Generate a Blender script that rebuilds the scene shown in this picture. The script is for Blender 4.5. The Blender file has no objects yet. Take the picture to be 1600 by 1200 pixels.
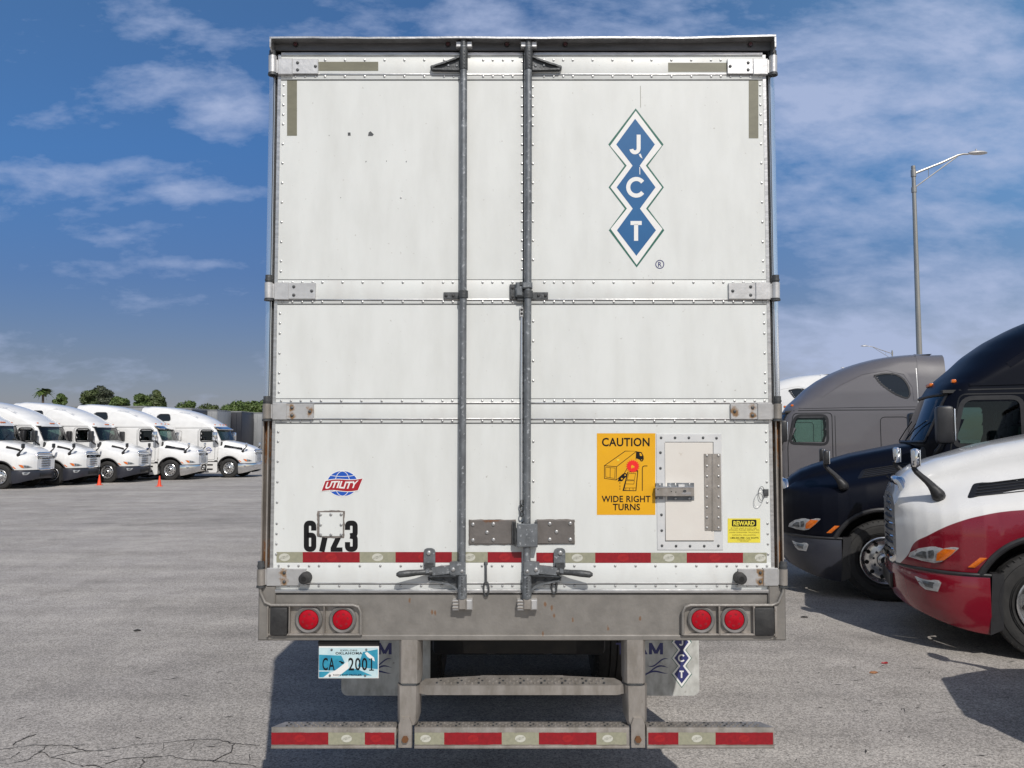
import bpy, bmesh, math, random
from math import sin, cos, pi, radians, sqrt, atan2
from mathutils import Vector, Matrix
random.seed(7)
C = bpy.context.scene.collection
S = bpy.context.scene

# ------------------------------------------------------------------ camera
F = 1300.0                       # focal length in pixels of the 1600 px wide photograph
TH = math.atan(87.0 / F)         # the camera looks slightly up
HC = 2.08                        # eye height
cam_d = bpy.data.cameras.new("camera"); cam = bpy.data.objects.new("camera", cam_d); C.objects.link(cam)
cam_d.sensor_width = 36; cam_d.lens = 36 * F / 1600; cam_d.clip_end = 5000; cam_d.clip_start = 0.05
cam.location = (0, 0, HC); cam.rotation_euler = (pi / 2 + TH, 0, 0)
S.camera = cam
S.render.resolution_x = 1024; S.render.resolution_y = 768
S.view_settings.view_transform = 'Standard'; S.view_settings.look = 'None'
S.view_settings.exposure = 0.0; S.view_settings.gamma = 1

# ------------------------------------------------------------------ sun and sky
EL = radians(44.6); AZ = math.atan2(0.252, -0.968)       # towards the sun, clockwise from +Y
sd = bpy.data.lights.new("sun", 'SUN'); sun = bpy.data.objects.new("sun", sd); C.objects.link(sun)
sd.energy = 3.6; sd.angle = radians(0.5); sd.color = (1.0, 0.955, 0.89)
tos = Vector((sin(AZ) * cos(EL), cos(AZ) * cos(EL), sin(EL)))
sun.rotation_euler = tos.to_track_quat('Z', 'Y').to_euler()
sun.location = tos * 30

W = bpy.data.worlds.new("World"); S.world = W; W.use_nodes = True
nt = W.node_tree; N = nt.nodes; L = nt.links; N.clear()
def nd(tree, t, **k):
    n = tree.nodes.new(t)
    for a, b in k.items():
        if a.startswith('i_'):
            n.inputs[int(a[2:])].default_value = b
        else: setattr(n, a, b)
    return n
def mth(tree, op, a, b=None, clamp=False):
    n = tree.nodes.new('ShaderNodeMath'); n.operation = op; n.use_clamp = clamp
    for i, v in enumerate((a, b)):
        if v is None: continue
        if isinstance(v, (int, float)): n.inputs[i].default_value = v
        else: tree.links.new(v, n.inputs[i])
    return n.outputs[0]
out = nd(nt, 'ShaderNodeOutputWorld'); bg = nd(nt, 'ShaderNodeBackground'); bg.inputs[1].default_value = 0.085
L.new(bg.outputs[0], out.inputs[0])
sky = nd(nt, 'ShaderNodeTexSky'); sky.sky_type = 'NISHITA'; sky.sun_disc = False
sky.sun_elevation = EL; sky.sun_rotation = AZ; sky.air_density = 1.0; sky.dust_density = 0.6; sky.ozone_density = 2.2
tc = nd(nt, 'ShaderNodeTexCoord'); sx = nd(nt, 'ShaderNodeSeparateXYZ'); L.new(tc.outputs['Generated'], sx.inputs[0])
X_, Y_, Z_ = sx.outputs
ya = mth(nt, 'MAXIMUM', mth(nt, 'ABSOLUTE', Y_), 0.25)
u_ = mth(nt, 'DIVIDE', X_, ya); v_ = mth(nt, 'DIVIDE', Z_, ya)
# cloud noise in a plane high overhead, stretched into wisps
zz = mth(nt, 'ADD', mth(nt, 'MAXIMUM', Z_, 0.0), 0.16)
cu = mth(nt, 'DIVIDE', X_, zz); cv = mth(nt, 'DIVIDE', Y_, zz)
cmb = nd(nt, 'ShaderNodeCombineXYZ'); L.new(u_, cmb.inputs[0]); L.new(mth(nt, 'MULTIPLY', v_, 2.3), cmb.inputs[1]); L.new(mth(nt, 'MULTIPLY', cv, 0.12), cmb.inputs[2])
n1 = nd(nt, 'ShaderNodeTexNoise'); n1.inputs['Scale'].default_value = 4.2; n1.inputs['Detail'].default_value = 9; n1.inputs['Roughness'].default_value = 0.58; n1.inputs['Distortion'].default_value = 0.35
L.new(cmb.outputs[0], n1.inputs['Vector'])
n2 = nd(nt, 'ShaderNodeTexNoise'); n2.inputs['Scale'].default_value = 15; n2.inputs['Detail'].default_value = 6; n2.inputs['Roughness'].default_value = 0.6
L.new(cmb.outputs[0], n2.inputs['Vector'])
def blob(px, py, rx, ry, amp):
    a = mth(nt, 'DIVIDE', mth(nt, 'SUBTRACT', u_, (px - 800) / F), rx / F)
    b = mth(nt, 'DIVIDE', mth(nt, 'SUBTRACT', v_, (687 - py) / F), ry / F)
    r2 = mth(nt, 'ADD', mth(nt, 'MULTIPLY', a, a), mth(nt, 'MULTIPLY', b, b))
    return mth(nt, 'MULTIPLY', mth(nt, 'EXPONENT', mth(nt, 'MULTIPLY', r2, -1.0)), amp)
acc = None
for bl in [(640, 20, 330, 70, .42), (1430, 120, 360, 150, .68), (1500, 480, 320, 80, .72), (1500, 600, 380, 60, .40), (150, 420, 420, 60, .05), (80, 262, 190, 22, .52), (280, 293, 110, 18, .54), (380, 150, 70, 60, .25), (1330, 560, 220, 70, .50),
           (215, 110, 140, 34, .30), (60, 175, 160, 22, .30), (350, 165, 100, 36, .33), (325, 410, 110, 12, .34), (225, 22, 60, 22, .22),
           (1250, 330, 160, 50, .35), (120, 560, 400, 60, .12), (1500, 330, 200, 25, .3)]:
    o = blob(*bl); acc = o if acc is None else mth(nt, 'ADD', acc, o)
# outside the picture: an even scatter of wisps
side = mth(nt, 'MULTIPLY', mth(nt, 'GREATER_THAN', mth(nt, 'ABSOLUTE', u_), 0.75), 0.25)
acc = mth(nt, 'ADD', acc, side)
nn = mth(nt, 'ADD', mth(nt, 'MULTIPLY', n1.outputs[0], 1.7), mth(nt, 'MULTIPLY', n2.outputs[0], 1.0))
msk = mth(nt, 'ADD', mth(nt, 'ADD', nn, acc), -1.47)
msk = mth(nt, 'MULTIPLY', msk, 1.5, True)
msk = mth(nt, 'MULTIPLY', msk, 0.84)
# tint of the clear air: deeper and greyer towards the horizon than a clean sky
cr_ = nd(nt, 'ShaderNodeValToRGB'); L.new(v_, cr_.inputs[0]); el_ = cr_.color_ramp.elements
el_[0].position = 0.0; el_[0].color = (.50, .47, .62, 1); el_[1].position = .55; el_[1].color = (.60, .92, 1.2, 1)
for p_, c_ in ((.1, (.46, .45, .57, 1)), (.2, (.40, .51, .74, 1)), (.36, (.45, .75, 1.08, 1))): e_ = el_.new(p_); e_.color = c_
veil = mth(nt, 'MULTIPLY', mth(nt, 'ADD', u_, -.05), 1.7, True)          # thin high veil, thicker towards the right
vl = nd(nt, 'ShaderNodeMix', data_type='RGBA'); L.new(veil, vl.inputs[0]); vl.inputs[6].default_value = (1, 1, 1, 1); vl.inputs[7].default_value = (1.9, 1.6, 1.32, 1)
mul = nd(nt, 'ShaderNodeMix', data_type='RGBA', blend_type='MULTIPLY'); mul.inputs[0].default_value = 1
L.new(sky.outputs[0], mul.inputs[6]); back = mth(nt, 'MULTIPLY', mth(nt, 'ADD', mth(nt, 'MULTIPLY', Y_, -1.0), 0.30), 2.0, True)     # unseen sky on the sun's side, paled to make the ambient light less blue
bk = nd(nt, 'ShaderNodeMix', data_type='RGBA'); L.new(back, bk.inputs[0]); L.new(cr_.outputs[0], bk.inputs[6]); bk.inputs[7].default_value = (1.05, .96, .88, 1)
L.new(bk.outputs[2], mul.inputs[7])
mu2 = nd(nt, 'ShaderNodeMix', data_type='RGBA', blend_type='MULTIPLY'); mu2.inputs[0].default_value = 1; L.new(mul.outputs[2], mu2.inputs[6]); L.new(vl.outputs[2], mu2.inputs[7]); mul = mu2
mc = nd(nt, 'ShaderNodeMix', data_type='RGBA'); L.new(msk, mc.inputs[0]); L.new(mul.outputs[2], mc.inputs[6])
mc.inputs[7].default_value = (5.1, 6.0, 8.5, 1)
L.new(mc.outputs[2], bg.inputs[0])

# ------------------------------------------------------------------ picture measurements -> places
def ray(px, py):
    u = (px - 800) / F; v = (600 - py) / F
    return Vector((u, cos(TH) - v * sin(TH), sin(TH) + v * cos(TH)))
CP = Vector((0, 0, HC))
def at(px, py, Y):
    r = ray(px, py); return CP + r * (Y / r.y)
def onground(px, py):
    r = ray(px, py); return CP + r * (-HC / r.z)
# trailer frame: rear face in the plane y = 0 of its own axes
TILT = radians(0.6); TX, TY = 0.05, 4.156
TM = Matrix.Translation((TX, TY, 0)) @ Matrix.Rotation(TILT, 4, 'X'); TI = TM.inverted()
def TP(px, py, d=0.0):
    o = TI @ CP; r = TI.to_3x3() @ ray(px, py)
    p = o + r * ((-d - o.y) / r.y); return (p.x, -d, p.z)

# ------------------------------------------------------------------ materials
def mat(name, c1, c2=None, rough=0.5, metal=0.0, ns=6.0, st=(1, 1, 1), bump=0.0, bs=None, coat=0.0, spec=0.5, detail=6, rv=0.0, lo=0.35, hi=0.65, fine=None):
    m = bpy.data.materials.new(name); m.use_nodes = True; t = m.node_tree; b = t.nodes['Principled BSDF']
    b.inputs['Base Color'].default_value = (*c1, 1); b.inputs['Roughness'].default_value = rough; b.inputs['Metallic'].default_value = metal
    b.inputs['Coat Weight'].default_value = coat; b.inputs['Coat Roughness'].default_value = 0.04; b.inputs['Specular IOR Level'].default_value = spec
    if c2 or bump or rv:
        tcn = nd(t, 'ShaderNodeTexCoord'); mp = nd(t, 'ShaderNodeMapping'); mp.inputs['Scale'].default_value = st
        t.links.new(tcn.outputs['Object'], mp.inputs[0])
        no = nd(t, 'ShaderNodeTexNoise'); no.inputs['Scale'].default_value = ns; no.inputs['Detail'].default_value = detail; no.inputs['Roughness'].default_value = 0.6
        t.links.new(mp.outputs[0], no.inputs['Vector'])
        if c2:
            cr = nd(t, 'ShaderNodeMapRange'); cr.inputs[1].default_value = lo; cr.inputs[2].default_value = hi
            t.links.new(no.outputs[0], cr.inputs[0])
            mx = nd(t, 'ShaderNodeMix', data_type='RGBA'); t.links.new(cr.outputs[0], mx.inputs[0])
            mx.inputs[6].default_value = (*c1, 1); mx.inputs[7].default_value = (*c2, 1)
            res = mx.outputs[2]
            if fine:
                nf = nd(t, 'ShaderNodeTexNoise'); nf.inputs['Scale'].default_value = fine[0]; nf.inputs['Detail'].default_value = 4
                t.links.new(tcn.outputs['Object'], nf.inputs['Vector'])
                c3 = nd(t, 'ShaderNodeMapRange'); c3.inputs[1].default_value = fine[2]; c3.inputs[2].default_value = fine[2] + .08
                t.links.new(nf.outputs[0], c3.inputs[0])
                m3 = nd(t, 'ShaderNodeMix', data_type='RGBA'); t.links.new(c3.outputs[0], m3.inputs[0]); t.links.new(res, m3.inputs[6]); m3.inputs[7].default_value = (*fine[1], 1)
                res = m3.outputs[2]
            t.links.new(res, b.inputs['Base Color'])
        if rv:
            rr = nd(t, 'ShaderNodeMapRange'); rr.inputs[1].default_value = .3; rr.inputs[2].default_value = .7; rr.inputs[3].default_value = max(0.02, rough - rv); rr.inputs[4].default_value = rough + rv
            t.links.new(no.outputs[0], rr.inputs[0]); t.links.new(rr.outputs[0], b.inputs['Roughness'])
        if bump:
            nb = nd(t, 'ShaderNodeTexNoise'); nb.inputs['Scale'].default_value = bs or ns * 4; nb.inputs['Detail'].default_value = 4
            t.links.new(tcn.outputs['Object'], nb.inputs['Vector'])
            bp = nd(t, 'ShaderNodeBump'); bp.inputs['Strength'].default_value = bump; bp.inputs['Distance'].default_value = 0.01
            t.links.new(nb.outputs[0], bp.inputs['Height']); t.links.new(bp.outputs[0], b.inputs['Normal'])
    return m
def rustmat(name, base, pts, rad=0.03, rust=(0.13, 0.055, 0.02), metal=0.6, rough=0.45):
    """metal with rust around the given places (x, z in the trailer's axes)"""
    m = mat(name, base, tuple(v * .8 for v in base), rough=rough, metal=metal, ns=14, bump=.1, bs=60)
    t = m.node_tree; b = t.nodes['Principled BSDF']
    tcn = nd(t, 'ShaderNodeTexCoord'); s = nd(t, 'ShaderNodeSeparateXYZ'); t.links.new(tcn.outputs['Object'], s.inputs[0])
    best = None
    for (x, z, kx, kz) in pts:
        a = mth(t, 'MULTIPLY', mth(t, 'SUBTRACT', s.outputs[0], x), kx); c = mth(t, 'MULTIPLY', mth(t, 'SUBTRACT', s.outputs[2], z), kz)
        d = mth(t, 'SQRT', mth(t, 'ADD', mth(t, 'MULTIPLY', a, a), mth(t, 'MULTIPLY', c, c)))
        best = d if best is None else mth(t, 'MINIMUM', best, d)
    no = nd(t, 'ShaderNodeTexNoise'); no.inputs['Scale'].default_value = 45; no.inputs['Detail'].default_value = 5; t.links.new(tcn.outputs['Object'], no.inputs['Vector'])
    v = mth(t, 'SUBTRACT', mth(t, 'ADD', mth(t, 'MULTIPLY', no.outputs[0], 2.2), 0.0), mth(t, 'DIVIDE', best, rad))
    v = mth(t, 'MULTIPLY', v, 1.6, True)
    old = b.inputs['Base Color'].links[0].from_socket
    mx = nd(t, 'ShaderNodeMix', data_type='RGBA'); t.links.new(v, mx.inputs[0]); t.links.new(old, mx.inputs[6]); mx.inputs[7].default_value = (*rust, 1)
    t.links.new(mx.outputs[2], b.inputs['Base Color'])
    t.links.new(mth(t, 'MULTIPLY', mth(t, 'SUBTRACT', 1.0, v), metal), b.inputs['Metallic'])
    t.links.new(mth(t, 'ADD', mth(t, 'MULTIPLY', v, 0.4), rough), b.inputs['Roughness'])
    return m
def glass(name, tint, refl=1.0):
    m = bpy.data.materials.new(name); m.use_nodes = True; t = m.node_tree; t.nodes.clear()
    o = nd(t, 'ShaderNodeOutputMaterial'); mx = nd(t, 'ShaderNodeMixShader'); tr = nd(t, 'ShaderNodeBsdfTransparent'); gl = nd(t, 'ShaderNodeBsdfGlossy'); fr = nd(t, 'ShaderNodeFresnel')
    fr.inputs[0].default_value = 1.5; tr.inputs[0].default_value = (*tint, 1); gl.inputs['Roughness'].default_value = 0.01; gl.inputs[0].default_value = (.95, .95, .95, 1)
    t.links.new(mth(t, 'MULTIPLY', fr.outputs[0], refl, True), mx.inputs[0]); t.links.new(tr.outputs[0], mx.inputs[1]); t.links.new(gl.outputs[0], mx.inputs[2]); t.links.new(mx.outputs[0], o.inputs[0])
    return m
M = {}
M['white'] = mat('door_white_paint', (.635, .655, .645), (.56, .575, .56), rough=.42, ns=2.2, st=(4, 1, 1.1), bump=.22, bs=3.2, fine=(44, (.42, .41, .39), .69), lo=.38, hi=.80)
M['whiteband'] = mat('band_white_paint', (.62, .64, .63), (.55, .555, .54), rough=.45, ns=3, st=(3, 1, 1), bump=.08, bs=16, lo=.42, hi=.78, fine=(55, (.42, .41, .39), .71))
M['alu'] = mat('mill_aluminium', (.62, .62, .62), (.42, .42, .42), rough=.36, metal=.85, ns=9, st=(1, 1, 6), bump=.1, bs=50)
M['rivet'] = mat('rivet_metal', (.56, .56, .55), (.4, .4, .4), rough=.33, metal=.8, ns=40)
M['galv'] = mat('galvanised_steel', (.20, .215, .23), (.13, .14, .15), rough=.5, metal=.55, ns=22, st=(1, 1, .7), bump=.12, bs=60, fine=(60, (.36, .38, .40), .60))
M['galvdark'] = mat('weathered_steel', (.10, .105, .11), (.055, .058, .06), rough=.5, metal=.5, ns=18, bump=.25, bs=70)
M['sill'] = mat('sill_steel', (.29, .275, .255), (.225, .21, .195), rough=.42, metal=.55, ns=2.6, st=(1.6, 1, .6), bump=.08, bs=40, fine=(26, (.17, .13, .10), .70))
M['guard'] = mat('guard_steel', (.36, .335, .31), (.25, .23, .205), rough=.45, metal=.5, ns=7, st=(3, 2, 1), bump=.15, bs=40, fine=(30, (.14, .11, .09), .70))
M['header'] = mat('header_metal', (.13, .13, .135), (.07, .07, .07), rough=.4, metal=.5, ns=6, st=(.6, 1, 4), bump=.1)
M['black'] = mat('black_rubber', (.012, .012, .013), (.03, .03, .03), rough=.6, ns=14, bump=.2, bs=50)
M['blackplastic'] = mat('black_plastic', (.018, .018, .02), (.028, .028, .03), rough=.42, ns=8, bump=.06, bs=90)
M['polished'] = mat('polished_stainless', (.86, .88, .90), rough=.24, metal=.85, rv=.05, ns=6, st=(1, 1, .3), bump=.03, bs=6)
M['hinge'] = mat('hinge_metal', (.62, .62, .62), (.50, .50, .50), rough=.42, metal=.6, ns=14, bump=.1, bs=50)
M['olive'] = mat('aged_reflector', (.185, .18, .13), (.15, .145, .105), rough=.4, ns=8, st=(1, 1, 3))
M['tapewhite'] = mat('silver_reflective_tape', (.30, .295, .215), (.25, .25, .185), rough=.35, ns=60)
M['tapered'] = mat('red_reflective_tape', (.27, .007, .014), (.21, .006, .012), rough=.35, ns=50, fine=(30, (.22, .01, .012), .66))
M['tapelogo'] = mat('tape_emblem', (.50, .50, .44), rough=.4)
M['tapelogor'] = mat('tape_emblem_red', (.31, .010, .014), rough=.4)
M['tapelogot'] = mat('tape_emblem_text', (.24, .24, .20), rough=.4)
M['yellow'] = mat('sign_yellow', (.70, .36, .003), (.66, .335, .004), rough=.4, ns=6)
M['yellow2'] = mat('reward_yellow', (.72, .62, .05), (.66, .56, .06), rough=.4, ns=9)
M['ink'] = mat('black_ink', (.008, .008, .009), rough=.55, spec=.2)
M['darkyellow'] = mat('small_print', (.19, .15, .015), rough=.45)
M['logoblue'] = mat('logo_blue', (.007, .092, .25), (.008, .102, .27), rough=.4, ns=8)
M['logogreen'] = mat('logo_green', (.015, .115, .085), rough=.4)
M['navyink'] = mat('navy_ink', (.03, .035, .14), rough=.4)
M['utilblue'] = mat('globe_blue', (.01, .08, .42), rough=.35)
M['utilred'] = mat('banner_red', (.33, .01, .02), rough=.35)
M['signwhite'] = mat('sign_white', (.72, .72, .71), rough=.4)
M['starred'] = mat('star_red', (.75, .015, .012), rough=.4)
M['plateblue'] = mat('plate_blue', (.035, .30, .42), (.02, .20, .33), rough=.35, ns=25)
M['platepale'] = mat('plate_pale', (.55, .68, .70), (.40, .58, .64), rough=.35, ns=18)
M['flap'] = mat('mud_flap_white', (.54, .55, .53), (.31, .31, .29), rough=.55, ns=7, st=(2, 1, 1), bump=.1, bs=20, fine=(18, (.2, .19, .17), .66))
M['lens'] = mat('red_lamp_lens', (.40, .002, .014), (.30, .001, .008), rough=.35, ns=30, coat=.0, spec=.25)
M['lensdark'] = mat('dark_red_lens', (.05, .006, .008), rough=.2, coat=.5)
M['amber'] = mat('amber_lens', (.75, .18, .01), (.6, .12, .01), rough=.15, ns=60, coat=.6)
M['lampring'] = mat('lamp_grommet', (.16, .155, .15), (.12, .115, .11), rough=.6, ns=20)
M['under'] = mat('underbody_black', (.014, .014, .015), (.03, .027, .024), rough=.7, ns=8)
M['tyre'] = mat('tyre_rubber', (.018, .018, .018), (.032, .031, .03), rough=.7, ns=9, bump=.2, bs=40)
M['rim'] = mat('polished_rim', (.72, .72, .72), (.60, .60, .60), rough=.22, metal=.9, ns=20)
M['hole'] = mat('wheel_hole', (.008, .008, .008), rough=.8)
M['chrome'] = mat('chrome', (.8, .8, .8), rough=.07, metal=1)
M['lampdark'] = mat('lamp_reflector_dark', (.07, .075, .08), (.16, .17, .18), rough=.15, metal=.4, ns=30, coat=1)
M['grille'] = mat('grille_black', (.01, .01, .011), rough=.4)
M['glass'] = glass('cab_glass', (.30, .42, .38), 1.0)
M['glassdark'] = mat('tinted_glass', (.010, .013, .015), rough=.05, coat=.5)
M['interior'] = mat('cab_interior', (.035, .035, .036), (.05, .05, .05), rough=.8, ns=5)
M['lampglass'] = mat('headlamp_lens', (.50, .52, .54), (.34, .36, .38), rough=.15, metal=.3, ns=9, coat=1)
M['grey_pole'] = mat('pole_metal', (.40, .39, .36), (.32, .31, .29), rough=.35, metal=.7, ns=3, st=(1, 1, .3))
M['orange'] = mat('cone_orange', (.75, .06, .015), rough=.5)
M['wrinkle'] = mat('patch_sealant', (.20, .18, .165), (.12, .105, .095), rough=.7, ns=60, bump=.3, bs=80)
M['crack'] = mat('crack_tar', (.035, .033, .032), rough=.9)

# ------------------------------------------------------------------ mesh helpers
def catmull(pts, n):
    P = [Vector(p) for p in pts]; P = [2 * P[0] - P[1]] + P + [2 * P[-1] - P[-2]]; out = []
    segs = len(P) - 3
    for i in range(n):
        t = i / (n - 1) * segs; k = min(int(t), segs - 1); t -= k
        a, b, c, d = P[k:k + 4]
        out.append(0.5 * ((2 * b) + (c - a) * t + (2 * a - 5 * b + 4 * c - d) * t * t + (3 * b - a - 3 * c + d) * t ** 3))
    return out
def interp(tab, x):
    if x <= tab[0][0]: return tab[0][1]
    for (a, va), (b, vb) in zip(tab, tab[1:]):
        if x <= b: return va + (vb - va) * (x - a) / (b - a)
    return tab[-1][1]
_tc = {}
def text_geo(s, off=0.0, sp=1.0):
    k = (s, off, sp)
    if k in _tc: return _tc[k]
    cu = bpy.data.curves.new("t", 'FONT'); cu.body = s; cu.offset = off; cu.space_character = sp; cu.resolution_u = 3
    ob = bpy.data.objects.new("t", cu); me = bpy.data.meshes.new_from_object(ob)
    vs = [(v.co.x, v.co.y) for v in me.vertices]; fs = [tuple(p.vertices) for p in me.polygons]
    bpy.data.objects.remove(ob); bpy.data.meshes.remove(me); bpy.data.curves.remove(cu)
    x0 = min(v[0] for v in vs); x1 = max(v[0] for v in vs); y0 = min(v[1] for v in vs); y1 = max(v[1] for v in vs)
    vs = [((v[0] - x0) / (x1 - x0), (v[1] - y0) / (y1 - y0)) for v in vs]
    _tc[k] = (vs, fs); return _tc[k]
class MB:
    def __init__(s): s.v = []; s.f = []; s.m = []; s.mats = []
    def mi(s, m):
        m = M[m] if isinstance(m, str) else m
        if m not in s.mats: s.mats.append(m)
        return s.mats.index(m)
    def add(s, vs, fs, m):
        o = len(s.v); i = s.mi(m); s.v += [tuple(v) for v in vs]
        for f in fs: s.f.append(tuple(o + k for k in f)); s.m.append(i)
    def box(s, x0, x1, y0, y1, z0, z1, m, b=0.0, rot=None, piv=None):
        if b <= 0:
            vs = [(x, y, z) for z in (z0, z1) for y in (y0, y1) for x in (x0, x1)]
            fs = [(0, 2, 3, 1), (4, 5, 7, 6), (0, 1, 5, 4), (2, 6, 7, 3), (0, 4, 6, 2), (1, 3, 7, 5)]
        else:
            bm = bmesh.new(); bmesh.ops.create_cube(bm, size=1)
            for v in bm.verts: v.co = Vector(((x0 + x1) / 2 + v.co.x * (x1 - x0), (y0 + y1) / 2 + v.co.y * (y1 - y0), (z0 + z1) / 2 + v.co.z * (z1 - z0)))
            bmesh.ops.bevel(bm, geom=bm.edges[:], offset=b, segments=2, affect='EDGES', profile=.5)
            bm.verts.index_update(); vs = [v.co[:] for v in bm.verts]; fs = [tuple(v.index for v in f.verts) for f in bm.faces]; bm.free()
        if rot is not None: vs = [tuple(rot @ (Vector(v) - Vector(piv)) + Vector(piv)) for v in vs]
        s.add(vs, fs, m)
    def tube(s, pts, r, m, n=10, cap=True, closed=False):
        pts = [Vector(p) for p in pts]; rs = r if isinstance(r, (list, tuple)) else [r] * len(pts)
        vs = []; fs = []; k = len(pts); ref = None
        for i, p in enumerate(pts):
            if closed: d = pts[(i + 1) % k] - pts[i - 1]
            else: d = (pts[min(i + 1, k - 1)] - pts[max(i - 1, 0)])
            d.normalize()
            if ref is None: ref = Vector((0, 0, 1)) if abs(d.z) < .9 else Vector((1, 0, 0))
            a = d.cross(ref).normalized(); b = a.cross(d).normalized(); ref = b
            for j in range(n):
                t = 2 * pi * j / n; vs.append(p + (a * cos(t) + b * sin(t)) * rs[i])
        for i in range(k if closed else k - 1):
            for j in range(n):
                i2 = (i + 1) % k
                fs.append((i * n + j, i * n + (j + 1) % n, i2 * n + (j + 1) % n, i2 * n + j))
        if cap and not closed: fs.append(tuple(range(n))[::-1]); fs.append(tuple(range((k - 1) * n, k * n)))
        s.add(vs, fs, m)
    def lathe(s, prof, m, c=(0, 0, 0), axis='Y', n=40, sgn=1):
        vs = []; fs = []
        for (r, h) in prof:
            for j in range(n):
                t = 2 * pi * j / n
                a, b = r * cos(t), r * sin(t)
                p = {'Y': (a, h * sgn, b), 'Z': (a, b, h), 'X': (h, a, b)}[axis]
                vs.append((p[0] + c[0], p[1] + c[1], p[2] + c[2]))
        for i in range(len(prof) - 1):
            for j in range(n): fs.append((i * n + j, i * n + (j + 1) % n, (i + 1) * n + (j + 1) % n, (i + 1) * n + j))
        s.add(vs, fs, m)
    def disc(s, c, r, axis, h, m, n=16):
        """short closed cylinder, centre c, half of it each side along axis"""
        a = Vector(axis).normalized(); s.tube([Vector(c) - a * h / 2, Vector(c) + a * h / 2], r, m, n)
    def prism(s, poly, y0, y1, m):
        """poly in x,z ; extruded along y"""
        n = len(poly); vs = [(p[0], y0, p[1]) for p in poly] + [(p[0], y1, p[1]) for p in poly]
        fs = [tuple(range(n)), tuple(range(2 * n - 1, n - 1, -1))] + [(i, (i + 1) % n, n + (i + 1) % n, n + i) for i in range(n)]
        s.add(vs, fs, m)
    def loft(s, rings, m, closed=True, caps=True):
        n = len(rings[0]); vs = [p for r in rings for p in r]; fs = []
        for i in range(len(rings) - 1):
            for j in range(n if closed else n - 1):
                fs.append((i * n + j, i * n + (j + 1) % n, (i + 1) * n + (j + 1) % n, (i + 1) * n + j))
        if caps: fs.append(tuple(range(n))); fs.append(tuple(range((len(rings) - 1) * n, len(rings) * n)))
        s.add(vs, fs, m)
    # --- on the trailer's rear, measured in photograph pixels
    def pbox(s, x0, y0, x1, y1, d0, d1, m, b=0.0015):
        a = TP(x0, y1, d1); c = TP(x1, y0, d1)
        X0, X1, Z0, Z1 = a[0], c[0], a[2], c[2]; b = min(b, (X1 - X0) * .3, (Z1 - Z0) * .3, (d1 - d0) * .5)
        vs = [(X0, -d0, Z0), (X1, -d0, Z0), (X1, -d0, Z1), (X0, -d0, Z1), (X0, -d1 + b, Z0), (X1, -d1 + b, Z0), (X1, -d1 + b, Z1), (X0, -d1 + b, Z1),
              (X0 + b, -d1, Z0 + b), (X1 - b, -d1, Z0 + b), (X1 - b, -d1, Z1 - b), (X0 + b, -d1, Z1 - b)]
        fs = [(3, 2, 1, 0), (8, 9, 10, 11)]
        for i in range(4): j = (i + 1) % 4; fs += [(i, j, 4 + j, 4 + i), (4 + i, 4 + j, 8 + j, 8 + i)]
        s.add(vs, fs, m)
    def prect(s, x0, y0, x1, y1, d, m):
        s.add([TP(x0, y1, d), TP(x1, y1, d), TP(x1, y0, d), TP(x0, y0, d)], [(0, 1, 2, 3)], m)
    def ppoly(s, pts, d, m, d0=None):
        q = [TP(x, y, d) for x, y in pts]; n = len(q)
        if d0 is None: s.add(q, [tuple(range(n))], m)
        else:
            s.add(q + [(p[0], -d0, p[2]) for p in q], [tuple(range(n)), tuple(range(2 * n - 1, n - 1, -1))] + [(i, (i + 1) % n, n + (i + 1) % n, n + i) for i in range(n)], m)
    def pell(s, cx, cy, rx, ry, d, m, n=28, d0=None, rot=0):
        s.ppoly([(cx + rx * cos(t) * cos(rot) - ry * sin(t) * sin(rot), cy + rx * cos(t) * sin(rot) + ry * sin(t) * cos(rot)) for t in [2 * pi * i / n for i in range(n)]], d, m, d0)
    def pline(s, pts, w, d, m, closed=False):
        P = [Vector(p) for p in pts]; n = len(P); Lf = []; R = []
        for i in range(n):
            if closed: t = (P[(i + 1) % n] - P[i]).normalized() + (P[i] - P[i - 1]).normalized()
            else: t = P[min(i + 1, n - 1)] - P[max(i - 1, 0)]
            t.normalize(); nn = Vector((-t.y, t.x)); k = w / 2
            if closed or 0 < i < n - 1:
                e = (P[(i + 1) % n] - P[i]).normalized(); k = w / 2 / max(.35, abs(nn.dot(Vector((-e.y, e.x)))))
            Lf.append(P[i] + nn * k); R.append(P[i] - nn * k)
        vs = [TP(p.x, p.y, d) for p in Lf] + [TP(p.x, p.y, d) for p in R]
        s.add(vs, [(i, (i + 1) % n, n + (i + 1) % n, n + i) for i in range(n if closed else n - 1)], m)
    def ptext(s, t, x0, y0, x1, y1, d, m, off=0.0, sp=1.0, skew=0.0, warp=None):
        vs, fs = text_geo(t, off, sp); out = []
        for u, v in vs:
            x = x0 + (x1 - x0) * u + skew * (v - .5); y = y1 + (y0 - y1) * v
            if warp: y += warp(u)
            out.append(TP(x, y, d))
        s.add(out, fs, m)
    def rivet(s, px, py, d, r=0.0068, m='rivet'):
        c = Vector(TP(px, py, d)); vs = []; fs = []; n = 8
        for rr, h in ((1, 0), (.8, .45), (.4, .62)):
            for j in range(n): t = 2 * pi * j / n; vs.append((c.x + r * rr * cos(t), c.y - r * h, c.z + r * rr * sin(t)))
        for i in range(2):
            for j in range(n): fs.append((i * n + j, i * n + (j + 1) % n, (i + 1) * n + (j + 1) % n, (i + 1) * n + j))
        fs.append(tuple(range(2 * n, 3 * n))); s.add(vs, fs, m)
    def ptube(s, pts, r, m, n=10, closed=False):
        s.tube([TP(*p) for p in pts], r, m, n, closed=closed)
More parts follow.
